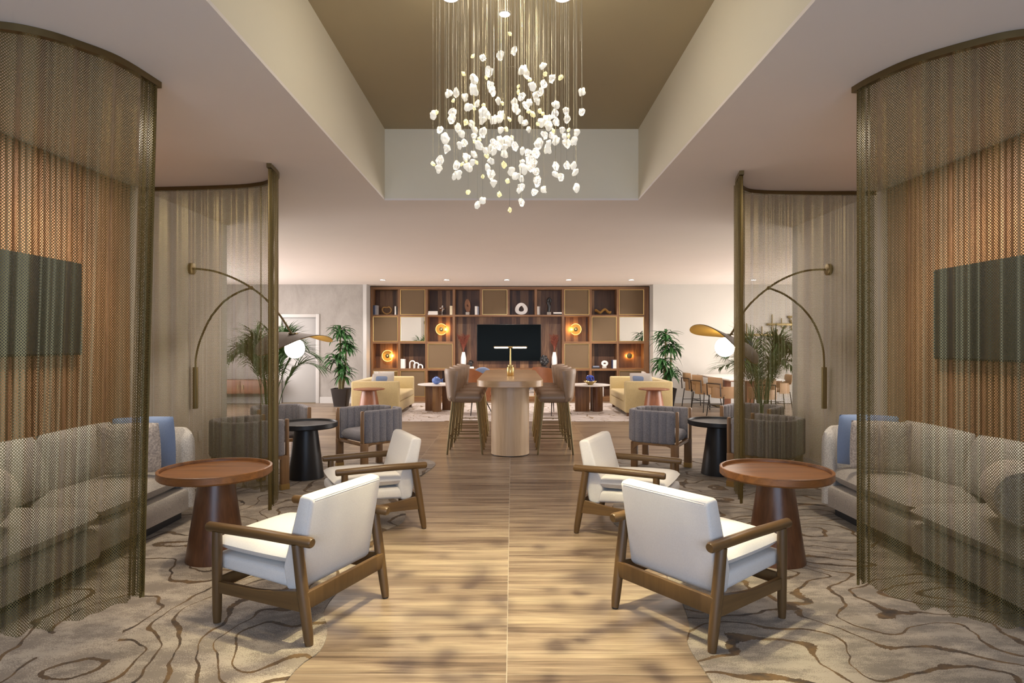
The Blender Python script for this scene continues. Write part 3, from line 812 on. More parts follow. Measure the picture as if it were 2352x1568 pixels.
# ------------------------------------------------------------------ grey barrel chairs
def barrel_proto(name, label, loc, rz, group):
    t = thing(name, label, 'chair', loc, rz, group)
    def even(p, n):
        L = [0]
        for a, b in zip(p, p[1:]): L.append(L[-1] + (b - a).length)
        out, i = [], 0
        for k in range(n + 1):
            d = L[-1] * k / n
            while i < len(p) - 2 and L[i + 1] < d: i += 1
            out.append(p[i].lerp(p[i + 1], (d - L[i]) / max(1e-9, L[i + 1] - L[i])))
        return out
    def path(s):
        pts = [(s * .295, .27), (s * .297, .10), (s * .295, -.10)]
        for k in range(1, 7):
            a = math.radians(90 * k / 6)
            pts.append((s * (.115 + .18 * math.cos(a)), -.10 - .19 * math.sin(a)))
        pts.append((s * .032, -.290))
        return even(smooth_path([(a, b, .55) for a, b in pts], 9), 80)
    for s in (-1, 1):
        m = MB()
        def sect(u):
            e = max(.35, (1 - abs(2 * u - 1) ** 14) ** .5)
            k = (.042 + .030 * abs(math.sin(u * PI * 8)) ** .6) * e
            hh = .385 * (1 if .02 < u < .98 else .96)
            return [(a, b) for a, b in rrect(k * 1.15, hh, min(.027, k * .5), 3)]
        m.sweep(path(s), sect); m.build('back_panel', M['grey'], t, 55)
        m = MB(); m.b2(s * .295 - .023, s * .295 + .023, .285, .318, .33, .742, .012, 3); m.b2(s * .295 - .024, s * .295 + .024, .228, .320, 0, .362, .010, 3); fp = m.build('front_post', M['tubwood'], t)
        m = MB(); m.b2(s * .295 - .0245, s * .295 + .0245, .2275, .3205, 0, .06); m.build('foot_cap', M['brass'], fp)
        m = MB(); m.b2(s * .215 - .024, s * .215 + .024, -.28, -.20, 0, .35, .006); m.build('rear_leg', M['tubwood'], t)
        m = MB()
        m.sheet(lambda u, v: (s * .295, .28 - .50 * u, .362 - v * (.028 + .06 * (max(0, 1 - u / .22) ** 2 + max(0, (u - .80) / .2) ** 2))), 20, 2, .040); m.build('side_rail', M['tubwood'], t)
    m = MB(); m.b2(-.24, .24, -.268, -.228, .325, .36, .004); m.build('rear_rail', M['tubwood'], t)
    m = MB(); m.b2(-.27, .27, .265, .30, .325, .36, .004); m.build('front_rail', M['tubwood'], t)
    m = MB(); m.M = Matrix.Translation((0, .02, .425)); m.cushion(.51, .54, .155, 16, 5, .15); m.build('seat_cushion', M['grey'], t, 60)
    return t
gl, gr = 'grey barrel chairs round the left black table', 'grey barrel chairs round the right black table'
bc = barrel_proto('barrel_chair', 'grey barrel chair seen from behind, nearest of those at the left black table', (-2.80, 6.53, .0065), face_rz(.707, .707), gl)
dup(bc, (-2.94, 7.83, .0065), face_rz(.51, -.86), 'grey barrel chair facing us by the palm, beyond the left black table', gl)
dup(bc, (-1.74, 7.66, .0065), face_rz(-.72, -.69), 'grey barrel chair on the aisle side of the left black table', gl)
dup(bc, (1.80, 7.56, .0065), face_rz(.86, -.50), 'grey barrel chair on the aisle side of the right black table', gr)
dup(bc, (2.76, 6.66, .0065), face_rz(-.707, .707), 'grey barrel chair seen from behind, nearest of those at the right black table', gr)
dup(bc, (3.10, 7.93, .0065), face_rz(-.66, -.75), 'grey barrel chair facing us by the palm, beyond the right black table', gr)

# ------------------------------------------------------------------ bar table, lamp, stools
BX, BY0, BY1 = -.026, 7.76, 11.1
t = thing('bar_table', 'long oak bar table with rounded ends in the aisle', 'table', (BX, (BY0 + BY1) / 2, 0))
hl = (BY1 - BY0) / 2
def capsule(w, l, r, n=10):
    return rrect(w, l, r, n)
MB().prism(capsule(.865, 2 * hl, .33, 12), .985, 1.07, .006).build('table_top', M['oak_x'], t, 14)
MB().prism(capsule(.53, 2 * hl - 1.24, .262, 16), .012, .985).build('drum_base', M['oak'], t, 14)
MB().prism(capsule(.50, 2 * hl - 1.28, .248, 12), .0, .014).build('plinth', M['black'], t, 30)
t = thing('table_lamp', 'brass T-shaped lamp with a lit bar on the bar table', 'lamp', (-.023, 8.95, 1.07))
MB().lathe([(.048, 0), (.050, .003), (.050, .125), (.048, .128)], 32).build('base', M['brass'], t)
m = MB(); m.b2(-.040, -.010, -.012, .012, .127, .165, .002); m.build('clasp', M['brass'], t)
m = MB(); m.b2(.012, .044, -.012, .012, .127, .160, .002); m.build('clasp', M['brass'], t)
MB().tube([(0, 0, .12), (.0, 0, .40)], [.011, .007], 12).build('stem', M['brass'], t)
hd = MB().box((0, 0, .418), (.485, .05, .022), .010).build('head', M['brass'], t)
for s in (-1, 1):
    MB().b2(min(s * .03, s * .235), max(s * .03, s * .235), -.028, .022, .400, .424, .011, 3).build('light_bar', M['bar_light'], hd)
def stool_proto(label, loc, rz, group):
    t = thing('bar_stool', label, 'bar stool', loc, rz, group)
    m = MB(); m.M = Matrix.Translation((0, .02, .785)); m.cushion(.44, .47, .15, 14, 5, .14); m.build('seat', M['taupe'], t, 60)
    def back(u, v):
        a = (u - .5) * 2
        w = .205 + .035 * v
        x = w * math.sin(a * 1.45) / math.sin(1.45)
        y = -.225 - .05 * v + (.05 + .15 * (.35 + .65 * v)) * (1 - math.cos(a * 1.45)) / (1 - math.cos(1.45))
        return (x, y, .735 + (.455 - .035 * a ** 2) * v)
    m = MB(); m.sheet(back, 26, 12, lambda u, v: .050 * max(.3, (1 - abs(2 * u - 1) ** 10) ** .5) * max(.3, (1 - abs(2 * v - 1) ** 12) ** .5)); m.build('backrest', M['taupe'], t, 60)
    ft = {}
    for sx in (-1, 1):
        for sy in (-1, 1):
            a, b = Vector((sx * .175, sy * .17 + .01, .735)), Vector((sx * .205, sy * .245 + .01, 0))
            MB().tube([a, b], [.0185, .0145], 10).build('leg', M['brass_dark'], t)
            ft[sx, sy] = b.lerp(a, .31)
    for a, b in (((-1, -1), (1, -1)), ((-1, 1), (1, 1)), ((-1, -1), (-1, 1)), ((1, -1), (1, 1))):
        MB().tube([ft[a], ft[b]], .008, 8).build('footrest', M['brass_dark'], t)
    return t
gl, gr = 'taupe stools along the left side of the bar table', 'taupe stools along the right side of the bar table'
order = ['nearest', 'second from the front', 'third from the front', 'farthest']
st = None
for k in range(4):
    y = 8.78 + k * .63
    for s, gp, side in ((-1, gl, 'left'), (1, gr, 'right')):
        lab = 'taupe leather bar stool, %s on the %s side of the bar table' % (order[k], side)
        loc = (BX + s * .64, y - (.02 if s > 0 else 0), 0); rz = face_rz(-s, 0)
        if st is None: st = stool_proto(lab, loc, rz, gp)
        else: dup(st, loc, rz, lab, gp)

# ------------------------------------------------------------------ gold sofas, coffee tables, tub chairs
def gold_sofa(label, x, y, rz):
    t = thing('gold_sofa', label, 'sofa', (x, y, .0065), rz, 'gold suede sofas facing each other')
    L, D = 1.04, .50
    MB().b2(-L + .01, L - .01, -D + .008, D - .008, .08, .30, .02, 3).build('base', M['gold'], t)
    for s in (-1, 1):
        MB().b2(min(s * L, s * (L - .16)), max(s * L, s * (L - .16)), -D, D, .075, .735, .03, 3).build('armrest', M['gold'], t)
    MB().b2(-L + .15, L - .15, -D, -D + .20, .28, .735, .03, 3).build('backrest', M['gold'], t)
    MB().b2(-L + .16, L - .16, -D + .20, D + .005, .295, .45, .035, 3).build('seat_cushion', M['gold'], t)
    for sx in (-1, 1):
        for sy in (-1, 1):
            MB().b2(sx * .94 - .03, sx * .94 + .03, sy * .42 - .03, sy * .42 + .03, 0, .075).build('leg', M['walnut'], t)
gold_sofa('gold suede sofa facing right beside the left dracaena', -2.87, 13.98, face_rz(1, 0))
gold_sofa('gold suede sofa facing left beside the right dracaena', 2.87, 13.98, face_rz(-1, 0))
def banded(label, loc, rz, tilt):
    t = thing('throw_pillow', label, 'pillow', loc, rz, 'white and blue pillows on the gold sofas')
    m = MB(); m.M = Matrix.Rotation(math.radians(-90 + tilt), 4, 'X'); m.cushion(.50, .42, .14, 14, 2.2, .5); m.build('cover', M['ivory'], t, 60)
    m = MB(); m.M = Matrix.Rotation(math.radians(-90 + tilt), 4, 'X') @ Matrix.Translation((.03, -.05, .006)); m.cushion(.36, .26, .145, 12, 2.2, .5); m.build('blue_patch', M['blue'], t, 60)
banded('white pillow with a blue patch on the left gold sofa', (-2.82, 13.47, .70), face_rz(.5, -.87), -22)
banded('white pillow with a blue patch on the right gold sofa', (2.82, 13.47, .70), face_rz(-.5, -.87), -22)
pillow('throw_pillow', 'pale woven pillow leaning on the back of the left gold sofa', (-3.07, 14.2, .68), .46, .44, .13, M['knit'], face_rz(1, 0), -14)
pillow('throw_pillow', 'pale woven pillow leaning on the back of the right gold sofa', (3.07, 14.2, .68), .46, .44, .13, M['knit'], face_rz(-1, 0), -14)
def coffee(label, x, y, s):
    t = thing('coffee_table', label, 'coffee table', (x, y, .0065), 0, 'white topped tables by the gold sofas')
    MB().lathe([(.45, .583), (.475, .590), (.48, .600), (.475, .61)], 56).build('table_top', M['marble'], t)
    MB().b2(-.31 if s < 0 else -.30, -.09 if s < 0 else .02, -.02, .06, 0, .585, .004).build('slab_leg', M['walnut'], t)
    m = MB(); m.lathe([(.098, 0), (.098, .585)], 32, (-.03 if s < 0 else .19, -.14 if s < 0 else .05, 0)); m.build('column_leg', M['tubwood'] if s < 0 else M['side_wood_z'], t)
    MB().b2(.06, .34, .12, .19, 0, .585, .004).build('slab_leg', M['walnut'], t)
coffee('white topped table with a blue fish ornament, left of the bar stools', -1.66, 14.05, -1)
coffee('white topped table with a bowl of blue knots, right of the bar stools', 1.72, 13.9, 1)
t = thing('fish_ornament', 'blue patterned ceramic fish on the left white table', 'ornament', (-1.70, 13.9, .617))
MB().ball((0, 0, .085), .09, 24, 16, (1.12, .8, .92)).build('body', M['bluepot'], t)
m = MB(); m.M = Matrix.Translation((.08, 0, .085)) @ Matrix.Rotation(PI / 2, 4, 'X'); m.prism([(0, -.012), (.035, -.03), (.075, -.05), (.062, 0), (.075, .05), (.035, .03), (0, .012)], -.007, .007); m.build('tail_fin', M['bluepot'], t)
m = MB(); m.M = Matrix.Translation((0, 0, .165)) @ Matrix.Rotation(PI / 2, 4, 'X'); m.prism([(-.05, -.01), (.05, -.012), (.03, .012), (.0, .02), (-.03, .012)], -.006, .006); m.build('back_fin', M['bluepot'], t)
t = thing('gilt_bowl', 'shallow gold bowl on the right white table', 'bowl', (1.74, 13.75, .617))
MB().lathe([(.05, 0), (.055, .01), (.12, .055), (.15, .082), (.145, .085), (.10, .05), (.03, .018)], 36).build('bowl', M['brass'], t)
def knot(name, label, loc, r, rt, mat, seed, cat):
    m = MB(); rr = random.Random(seed)
    for k in range(5):
        M_ = Matrix.Rotation(rr.uniform(0, PI), 4, 'X') @ Matrix.Rotation(rr.uniform(0, PI), 4, 'Y')
        pts = [M_ @ Vector((r * math.cos(a), r * math.sin(a), .25 * r * math.sin(2 * a))) for a in [2 * PI * q / 24 for q in range(25)]]
        m.tube(pts, rt, 8)
    o = m.build(name, mat); o.location = loc
    return tag(o, label, cat)
knot('knot_ornament', 'cobalt blue knotted ball in the gold bowl', (1.74, 13.75, .742), .085, .013, M['cobalt'], 4, 'ornament')
def tub(label, x, y, rz, pl):
    t = thing('tub_chair', label, 'armchair', (x, y, .007), rz, 'rust leather tub chairs behind the bar table')
    def sh(u, v):
        a = math.radians(-205 + 230 * u)   # wraps the back from one front end to the other
        k = abs(2 * u - 1)
        top = 1.03 - .30 * k ** 2.2
        r = .36 + .07 * v
        return (r * math.cos(a), r * math.sin(a) * .95, .30 + (top - .30) * v)
    MB().sheet(sh, 44, 12, .05).build('shell', M['rust'], t, 60)
    m = MB(); m.M = Matrix.Translation((0, .04, .42)); m.cushion(.66, .64, .18, 14, 3, .2); m.build('seat_cushion', M['rust'], t, 60)
    MB().lathe([(.30, .30), (.34, .33), (.34, .36)], 32).build('seat_pan', M['rust'], t)
    for a in range(4):
        an = PI / 4 + a * PI / 2
        MB().tube([(.24 * math.cos(an), .24 * math.sin(an), .31), (.40 * math.cos(an), .40 * math.sin(an), 0)], [.014, .009], 8).build('leg', M['black_metal'], t)
    m = MB(); m.M = Matrix.Rotation(math.radians(-14), 4, 'X'); m.ball((0, 0, 0), 1, 28, 16, (.225, .075, .185))
    o = m.build('lumbar_pillow', M['blue'], None, 60); o.location = pl[1]; o.rotation_euler = (0, 0, pl[2]); tag(o, pl[0], 'pillow', 'blue pillows in the tub chairs')
tub('rust leather tub chair behind the bar table, left of its brass lamp', -.82, 13.45, face_rz(.72, .55), ('blue rounded pillow in the tub chair left of the brass lamp', (-.66, 13.72, .83), face_rz(.3, -.95)))
tub('rust leather tub chair behind the bar table, right of its brass lamp', .88, 13.40, face_rz(.72, .55), ('blue rounded pillow in the tub chair right of the brass lamp', (1.0, 13.66, .83), face_rz(.3, -.95)))
# ------------------------------------------------------------------ bookshelf wall
SY0, SY1 = 16.30, 16.70
K = SY0 / F
CL = lambda i: -3.67 + i * .7215
ROW = [(2.289, 2.956), (1.584, 2.242), (.873, 1.527), (.126, .815)]
t = thing('bookshelf', 'wide walnut shelf wall with woven panels and a television', 'bookshelf', (0, SY0, 0))
def S(*b): return (b[0], b[1], b[2] - SY0, b[3] - SY0, b[4], b[5])
def post(x0, x1, z0, z1): MB().b2(*S(x0, x1, SY0, SY1, z0, z1), .002, 1).build('upright', M['walnut'], t, 30)
post(-3.731, -3.67, 0, 3.03); post(CL(9) + .66, 3.61, 0, 3.03)
for i in range(9):
    x0 = CL(i) + .66; x1 = CL(i + 1)
    if i in (3, 4, 5):
        post(x0, x1, 2.289, 2.956); post(x0, x1, .126, .815)
    else: post(x0, x1, .126, 2.956)
def shelf(x0, x1, z0, z1): MB().b2(*S(x0, x1, SY0 + .004, SY1 - .01, z0, z1), .002, 1).build('shelf', M['walnut_x'], t, 30)
shelf(-3.67, CL(9) + .66, 2.956, 3.03)
shelf(-3.67, CL(9) + .66, 2.242, 2.289)
shelf(-3.67, CL(2) + .66, 1.527, 1.584); shelf(CL(7), CL(9) + .66, 1.527, 1.584)
shelf(-3.67, CL(9) + .66, .815, .873)
shelf(-3.67, CL(9) + .66, .0, .126)
MB().b2(*S(-3.70, 3.58, SY1 - .02, SY1, .05, 3.0)).build('back_board', M['strips'], t, 30)
MB().b2(*S(-3.72, 3.60, SY0 + .05, SY1, 3.03, 3.048)).build('top_filler', M['black'], t, 30)
def cell(kind, i, j):
    x0, x1 = CL(i), CL(i) + .66; z0, z1 = ROW[j]
    w = .016
    p = MB().b2(*S(x0 + .006, x1 - .006, SY0 + .022, SY0 + .036, z0 + .004, z1 - .004)).build('woven_panel' if kind == 'P' else 'mirror', M['cane'] if kind == 'P' else M['mirror'], t, 30)
    for a in ((x0, x0 + w, z0, z1), (x1 - w, x1, z0, z1), (x0 + w, x1 - w, z0, z0 + w), (x0 + w, x1 - w, z1 - w, z1)):
        MB().b2(*S(a[0], a[1], SY0 + .004, SY0 + .024, a[2], a[3]), .002, 1).build('brass_edge', M['brass'], p, 30)
for i, j in ((1, 0), (4, 0), (7, 0), (9, 0), (0, 1), (8, 1), (2, 2), (7, 2), (1, 3), (4, 3), (6, 3), (9, 3)): cell('P', i, j)
for i, j in ((1, 1), (9, 1), (0, 3), (5, 3)): cell('M', i, j)
X_ = lambda px, y=16.5: (px - CX) * y / F
def zed(py, y=16.5): return CH - (py - HZ) * y / F
# television
t = thing('television', 'large black television in the middle of the shelf wall', 'television', (X_(1169), 16.62, 1.06))
MB().b2(-.86, .86, -.03, .02, 0, .985, .006).build('casing', M['black'], t)
MB().b2(-.85, .85, -.034, -.028, .012, .975).build('screen', M['screen'], t)
MB().b2(-.3, .3, .02, .058, .3, .7).build('wall_mount', M['black_metal'], t)
# sconces
g = 'lit amber disc sconces in the shelf wall'
def sconce(label, i, j, cut):
    cx, cz = CL(i) + .33, (ROW[j][0] + ROW[j][1]) / 2
    t = thing('disc_sconce', label, 'wall lamp', (cx, 16.67, cz), 0, g)
    r = .155
    a0 = math.radians(38)
    def ring(r0, r1, y0, y1, full=False):
        m = MB(); n = 48
        s0, s1 = (a0, 2 * PI - a0) if not full else (0, 2 * PI)
        sg = 1 if cut >= 0 else -1
        m.sheet(lambda u, v: (sg * (r0 + (r1 - r0) * v) * math.cos(s0 + (s1 - s0) * u), (y0 + y1) / 2, (r0 + (r1 - r0) * v) * math.sin(s0 + (s1 - s0) * u)), n, 2, abs(y1 - y0))
        return m
    if cut:
        gd = ring(.05, r - .012, -.075, -.068).build('glass_disc', M['amber_glass'], t)
        ring(r - .014, r, -.08, -.063).build('glass_rim', M['amber_rim'], gd)
    m = MB(); m.M = Matrix.Rotation(PI / 2, 4, 'X'); m.lathe([(.055 if cut else .072, .06), (.055 if cut else .072, .085), (.03, .092)], 28); m.build('hub', M['brass_dark'], t)
    m = MB(); m.M = Matrix.Rotation(PI / 2, 4, 'X'); m.lathe([(.02, .0), (.02, .065)], 16); m.build('stem', M['brass_dark'], t)
    if cut: MB().ball((0, -.095, 0), .016, 14, 10).build('bulb', M['amber_rim'], t)
    for gx in ([.10 * cut] if cut else [-.05, .05]): point('sconce_glow', (cx + gx, 16.61 if cut else 16.64, cz), 4.5 if cut else 2.5, (1, .52, .12), .02)
sconce('lit amber disc sconce at the lower left of the shelf wall', 0, 2, 1)
sconce('lit amber disc sconce left of the wall television', 2, 1, 1)
sconce('lit amber disc sconce right of the wall television', 7, 1, -1)
sconce('lit sconce showing only its round brass hub, lower right of the shelf wall', 9, 2, 0)
# books
def book(label, x0, x1, z, h, mat, d=.17, lying=False, y=16.40, group=None):
    w = x1 - x0
    t = thing('book', label, 'book', ((x0 + x1) / 2, y, z), 0, group)
    if lying:
        MB().b2(-w / 2, w / 2, -d / 2, d / 2, 0, .004).build('cover', mat, t); MB().b2(-w / 2, w / 2, -d / 2, d / 2, h - .004, h).build('cover', mat, t)
        MB().b2(-w / 2, w / 2, -d / 2, -d / 2 + .004, .004, h - .004).build('spine', mat, t)
        MB().b2(-w / 2 + .005, w / 2 - .005, -d / 2 + .004, d / 2 - .005, .004, h - .004).build('pages', M['pages'], t)
    else:
        MB().b2(-w / 2, -w / 2 + .003, -d / 2, d / 2, 0, h).build('cover', mat, t); MB().b2(w / 2 - .003, w / 2, -d / 2, d / 2, 0, h).build('cover', mat, t)
        MB().b2(-w / 2 + .003, w / 2 - .003, -d / 2, -d / 2 + .004, 0, h).build('spine', mat, t)
        MB().b2(-w / 2 + .003, w / 2 - .003, -d / 2 + .004, d / 2 - .005, .004, h - .005).build('pages', M['pages'], t)
    return t
Z1, Z3 = 2.2905, .8745
g = 'books in the top left cell'
xa = CL(0) + .008
book('navy upright book at the left edge of the top left cell', xa, xa + .045, Z1, .245, M['navy'], group=g)
book('pale slate upright book between the navy and grey ones', xa + .047, xa + .082, Z1, .250, M['slate'], group=g)
book('grey upright book beside the wooden ring', xa + .084, xa + .12, Z1, .245, M['greybook'], group=g)
book('white upright book at the right of the wooden ring', CL(0) + .575, CL(0) + .607, Z1, .225, M['paper_white'], group=g)
book('black upright book at the right edge of the top left cell', CL(0) + .610, CL(0) + .650, Z1, .22, M['blackbook'], group=g)
g = 'books in the third cell of the top row'
book('white lying book at the bottom of the pair by the petal ornament', CL(2) + .01, CL(2) + .265, Z1, .048, M['paper_white'], .2, True, group=g)
book('white lying book on top of the pair by the petal ornament', CL(2) + .018, CL(2) + .26, Z1 + .049, .045, M['paper_white'], .19, True, group=g)
book('cream upright book right of the petal ornament', CL(2) + .585, CL(2) + .618, Z1, .235, M['paper_cream'], group=g)
book('cream upright book touching the right edge of the petal ornament cell', CL(2) + .620, CL(2) + .653, Z1, .235, M['paper_cream'], group=g)
g = 'books in the fourth cell of the top row'
book('white upright book nearest the oval wooden sculpture', CL(3) + .525, CL(3) + .558, Z1, .225, M['paper_white'], group=g)
book('white upright book between a white and a grey one by the oval sculpture', CL(3) + .560, CL(3) + .590, Z1, .225, M['paper_white'], group=g)
book('grey upright book at the right edge of the oval sculpture cell', CL(3) + .592, CL(3) + .63, Z1, .215, M['slate'], group=g)
g = 'books in the black figure cell'
book('white upright book at the left edge of the black figure cell', CL(6) + .008, CL(6) + .042, Z1, .22, M['paper_white'], group=g)
book('grey upright book second in the black figure cell', CL(6) + .044, CL(6) + .080, Z1, .218, M['greybook'], group=g)
book('black lying book under a white one by the black figure', CL(6) + .44, CL(6) + .655, Z1, .03, M['blackbook'], .2, True, group=g)
book('white lying book on the black one by the black figure', CL(6) + .435, CL(6) + .655, Z1 + .031, .032, M['paper_white'], .2, True, group=g)
g = 'books beside the white arches'
book('white upright book at the left edge of the arches cell', CL(1) + .01, CL(1) + .062, Z3, .25, M['paper_white'], group=g)
book('white upright book next to the white arches', CL(1) + .064, CL(1) + .118, Z3, .245, M['paper_white'], group=g)
g = 'books in the pale stone cell'
book('black lying book at the bottom left of the pale stone cell', CL(8) + .01, CL(8) + .215, Z3, .032, M['blackbook'], .2, True, group=g)
book('dark slate lying book on the black one by the pale stone', CL(8) + .03, CL(8) + .20, Z3 + .033, .028, M['slate'], .18, True, group=g)
book('blue spined upright book right of the pale stone', CL(8) + .545, CL(8) + .565, Z3, .22, M['navy'], group=g)
book('white upright book right of the blue spined one', CL(8) + .567, CL(8) + .612, Z3, .222, M['paper_white'], group=g)
book('white upright book at the right edge of the pale stone cell', CL(8) + .614, CL(8) + .655, Z3, .222, M['paper_white'], group=g)
# sculptures
def loop_sculpture(name, label, loc, pts, rad, mat, cat='sculpture', squash=1.0):
    m = MB(); m.tube(smooth_path(pts, 6), rad if not isinstance(rad, list) else rad, 12)
    o = m.build(name, mat); o.location = loc
    return tag(o, label, cat)
P3 = lambda l: [(a, c, b) for a, b, c in l]
loop_sculpture('ring_sculpture', 'wooden ring sculpture between books in the top left cell', (CL(0) + .345, 16.42, Z1 + .02),
               P3([(0, 0, 0), (-.08, .04, 0), (-.12, .11, .01), (-.09, .18, 0), (0, .175, .02), (.07, .19, 0), (.12, .12, 0), (.09, .04, 0), (0, 0, 0)]), .019, M['goldwood'])
t = thing('petal_ornament', 'brown and white petal ball on a stem, third cell of the top row', 'ornament', (CL(2) + .37, 16.42, Z1))
MB().lathe([(.035, 0), (.035, .008), (.008, .012), (.008, .11)], 20).build('stand', M['stone'], t)
for mt, sd in ((M['white'], 1), (M['brownwood'], 2)):
    rr = random.Random(sd); m = MB()
    for k in range(16):
        v = Vector((rr.gauss(0, 1), rr.gauss(0, 1), rr.gauss(0, 1))).normalized()
        m.M = Matrix.Translation(Vector((0, 0, .17)) + v * .055) @ v.to_track_quat('Z', 'Y').to_matrix().to_4x4()
        m.ball((0, 0, 0), .028, 8, 6, (.8, .35, 1.1))
    m.build('petals', mt, t)
t = thing('oval_sculpture', 'oval wooden sculpture on a pale block, fourth cell of the top row', 'sculpture', (CL(3) + .325, 16.45, Z1))
MB().b2(-.05, .05, -.04, .04, 0, .075, .004).build('block', M['stone'], t)
m = MB(); m.sheet(lambda u, v: ((.018 + .062 * v) * math.cos(2 * PI * u) * .95 - .01 * math.sin(2 * PI * u), 0, .245 + (.03 + .145 * v) * math.sin(2 * PI * u) * (1.0)), 40, 4, .035, True); m.build('carving', M['brownwood'], t)
o = MB().sheet(lambda u, v: ((.065 + .10 * v - .025 * math.sin(2 * PI * u)) * math.cos(2 * PI * u) , .02 * math.sin(4 * PI * u), .158 + (.075 + .083 * v) * math.sin(2 * PI * u)), 48, 5, .07, True).build('round_sculpture', M['white'])
o.location = (CL(5) + .31, 16.44, Z1 + .005); tag(o, 'white round sculpture with a keyhole opening above the television', 'sculpture')
t = thing('abstract_figure', 'black abstract figure on a pale block, above the television', 'sculpture', (CL(6) + .325, 16.46, Z1))
MB().b2(-.055, .055, -.045, .045, 0, .075, .004).build('block', M['stone'], t)
m = MB(); m.tube(smooth_path([(-.01, 0, .075), (.0, 0, .16), (.005, 0, .24), (-.02, 0, .32), (-.03, 0, .38), (.0, 0, .43), (.04, 0, .41), (.045, 0, .36), (.01, 0, .325)], 5), [.042] * 10 + [.045] * 8 + [.036] * 10 + [.026] * 13, 12); m.build('carving', M['darkstone'], t)
o = MB().sheet(lambda u, v: ((u - .5) * .42, (v - .5) * .16, .02 + .085 * (.5 + .5 * math.cos(u * PI * 3.3)) * (.75 + .25 * math.sin(u * 3)) + .05 * (2 * v - 1) ** 2), 40, 8, .022).build('wave_bowl', M['goldwood'])
o.location = (CL(8) + .31, 16.42, Z1 + .012); tag(o, 'golden wooden wave shaped bowl in the top row by the right end', 'bowl')
g = 'white arches in the lower left shelf'
for k, (cx, h, r) in enumerate(((.30, .195, .068), (.415, .145, .062), (.525, .098, .058))):
    pts = [(-r, 0, 0), (-r, 0, h - r)] + [(-r * math.cos(a), 0, h - r + r * math.sin(a)) for a in [PI * q / 10 for q in range(1, 10)]] + [(r, 0, h - r), (r, 0, 0)]
    m = MB(); m.tube(pts, .019, 12); o = m.build('arch_sculpture', M['white']); o.location = (CL(1) + cx, 16.44 - .045 * k, Z3)
    tag(o, ['tallest white arch beside the white books', 'middle white arch between a taller and a lower one', 'lowest white arch at the right of the three'][k], 'sculpture', g)
t = thing('stone_sculpture', 'pale stone with an oval hole on a block, right lower shelf', 'sculpture', (CL(8) + .35, 16.44, Z3))
MB().b2(-.055, .055, -.04, .04, 0, .055, .004).build('block', M['stone'], t)
MB().sheet(lambda u, v: ((.035 + .055 * v) * math.cos(2 * PI * u) + .01, 0, .13 + (.02 + .055 * v) * math.sin(2 * PI * u)), 36, 4, .05, True).build('carving', M['white'], t)
# ledge under the television
def vase(label, x, label2, fan, seed):
    o = MB().lathe([(.05, 0), (.062, .02), (.078, .16), (.072, .28), (.045, .40), (.040, .43), (.034, .43), (.03, .41)], 12).build('fluted_vase', M['white'], None, 20)
    o.location = (x, 16.44, Z3); tag(o, label, 'vase', 'white fluted vases on the ledge')
    m = MB(); rr = random.Random(seed)
    for k in range(150):
        a = rr.uniform(-1, 1) * fan; b = rr.uniform(-.5, .5) * fan; h = rr.uniform(.16, .50)
        p = [Vector((0, 0, -.06)), Vector((a * .25 * h, b * .25 * h, h * .45)), Vector((a * .8 * h, b * .6 * h, h * .85)), Vector((a * h * 1.15, b * .8 * h, h * rr.uniform(.9, 1.0)))]
        m.tube(smooth_path(p, 3), .0022, 3, False)
        for q in range(5):
            c = p[2].lerp(p[3], rr.uniform(-.6, 1.0)); e = c + Vector((rr.uniform(-.03, .03), rr.uniform(-.02, .02), rr.uniform(.0, .05)))
            m.tube([c, e], .0026, 3, False)
    o = m.build('dried_grass', M['rustgrass'], None, 0); o.location = (x, 16.44, Z3 + .42); tag(o, label2, 'dried flowers', 'rust dried grass in the white vases')
vase('white fluted vase left of the wall television', X_(1064.5, 16.44), 'rust dried grass fanning wide in the vase left of the television', .34, 1)
vase('white fluted vase right of the wall television', X_(1273.5, 16.44), 'rust dried grass standing narrow in the vase right of the television', .28, 2)
g = 'white books under the dark knot'
kx = X_(1081, 16.40)
book('white lying book at the bottom under the dark knot ornament', kx - .09, kx + .09, Z3, .022, M['paper_white'], .15, True, 16.38, g)
book('white lying book on top under the dark knot ornament', kx - .085, kx + .085, Z3 + .023, .022, M['paper_white'], .14, True, 16.38, g)
knot('knot_ornament', 'dark metal knot on white books beside the left vase', (kx, 16.38, Z3 + .132), .078, .009, M['darkstone'], 9, 'ornament')
m = MB(); rr = random.Random(5)
bm = bmesh.new(); bmesh.ops.create_icosphere(bm, subdivisions=4, radius=.11)
for v in bm.verts:
    n_ = noise.noise(v.co * 22) * .035 + noise.noise(v.co * 50) * .018
    v.co = v.co * (1 + n_ / .11); v.co.z *= 1.25
m.bm(bm); o = m.build('crumpled_sculpture', M['darkstone'], None, 12); o.location = (X_(1250, 16.42), 16.42, Z3 + .20)
tag(o, 'black crumpled sculpture beside the right vase', 'sculpture')
m = MB(); m.b2(-.08, .08, -.07, .07, 0, .05, .004); o = m.build('sculpture_stand', M['darkstone']); o.location = (X_(1250, 16.42), 16.42, Z3); tag(o, 'low dark block under the black crumpled sculpture', 'stand')
m = MB(); m.b2(-.12, .12, -.12, .12, 0, .25, .01); o = m.build('storage_box', M['paper_white']); o.location = (X_(1375, 16.45), 16.47, .1275); tag(o, 'plain white box in the low cell behind the right white table', 'box')

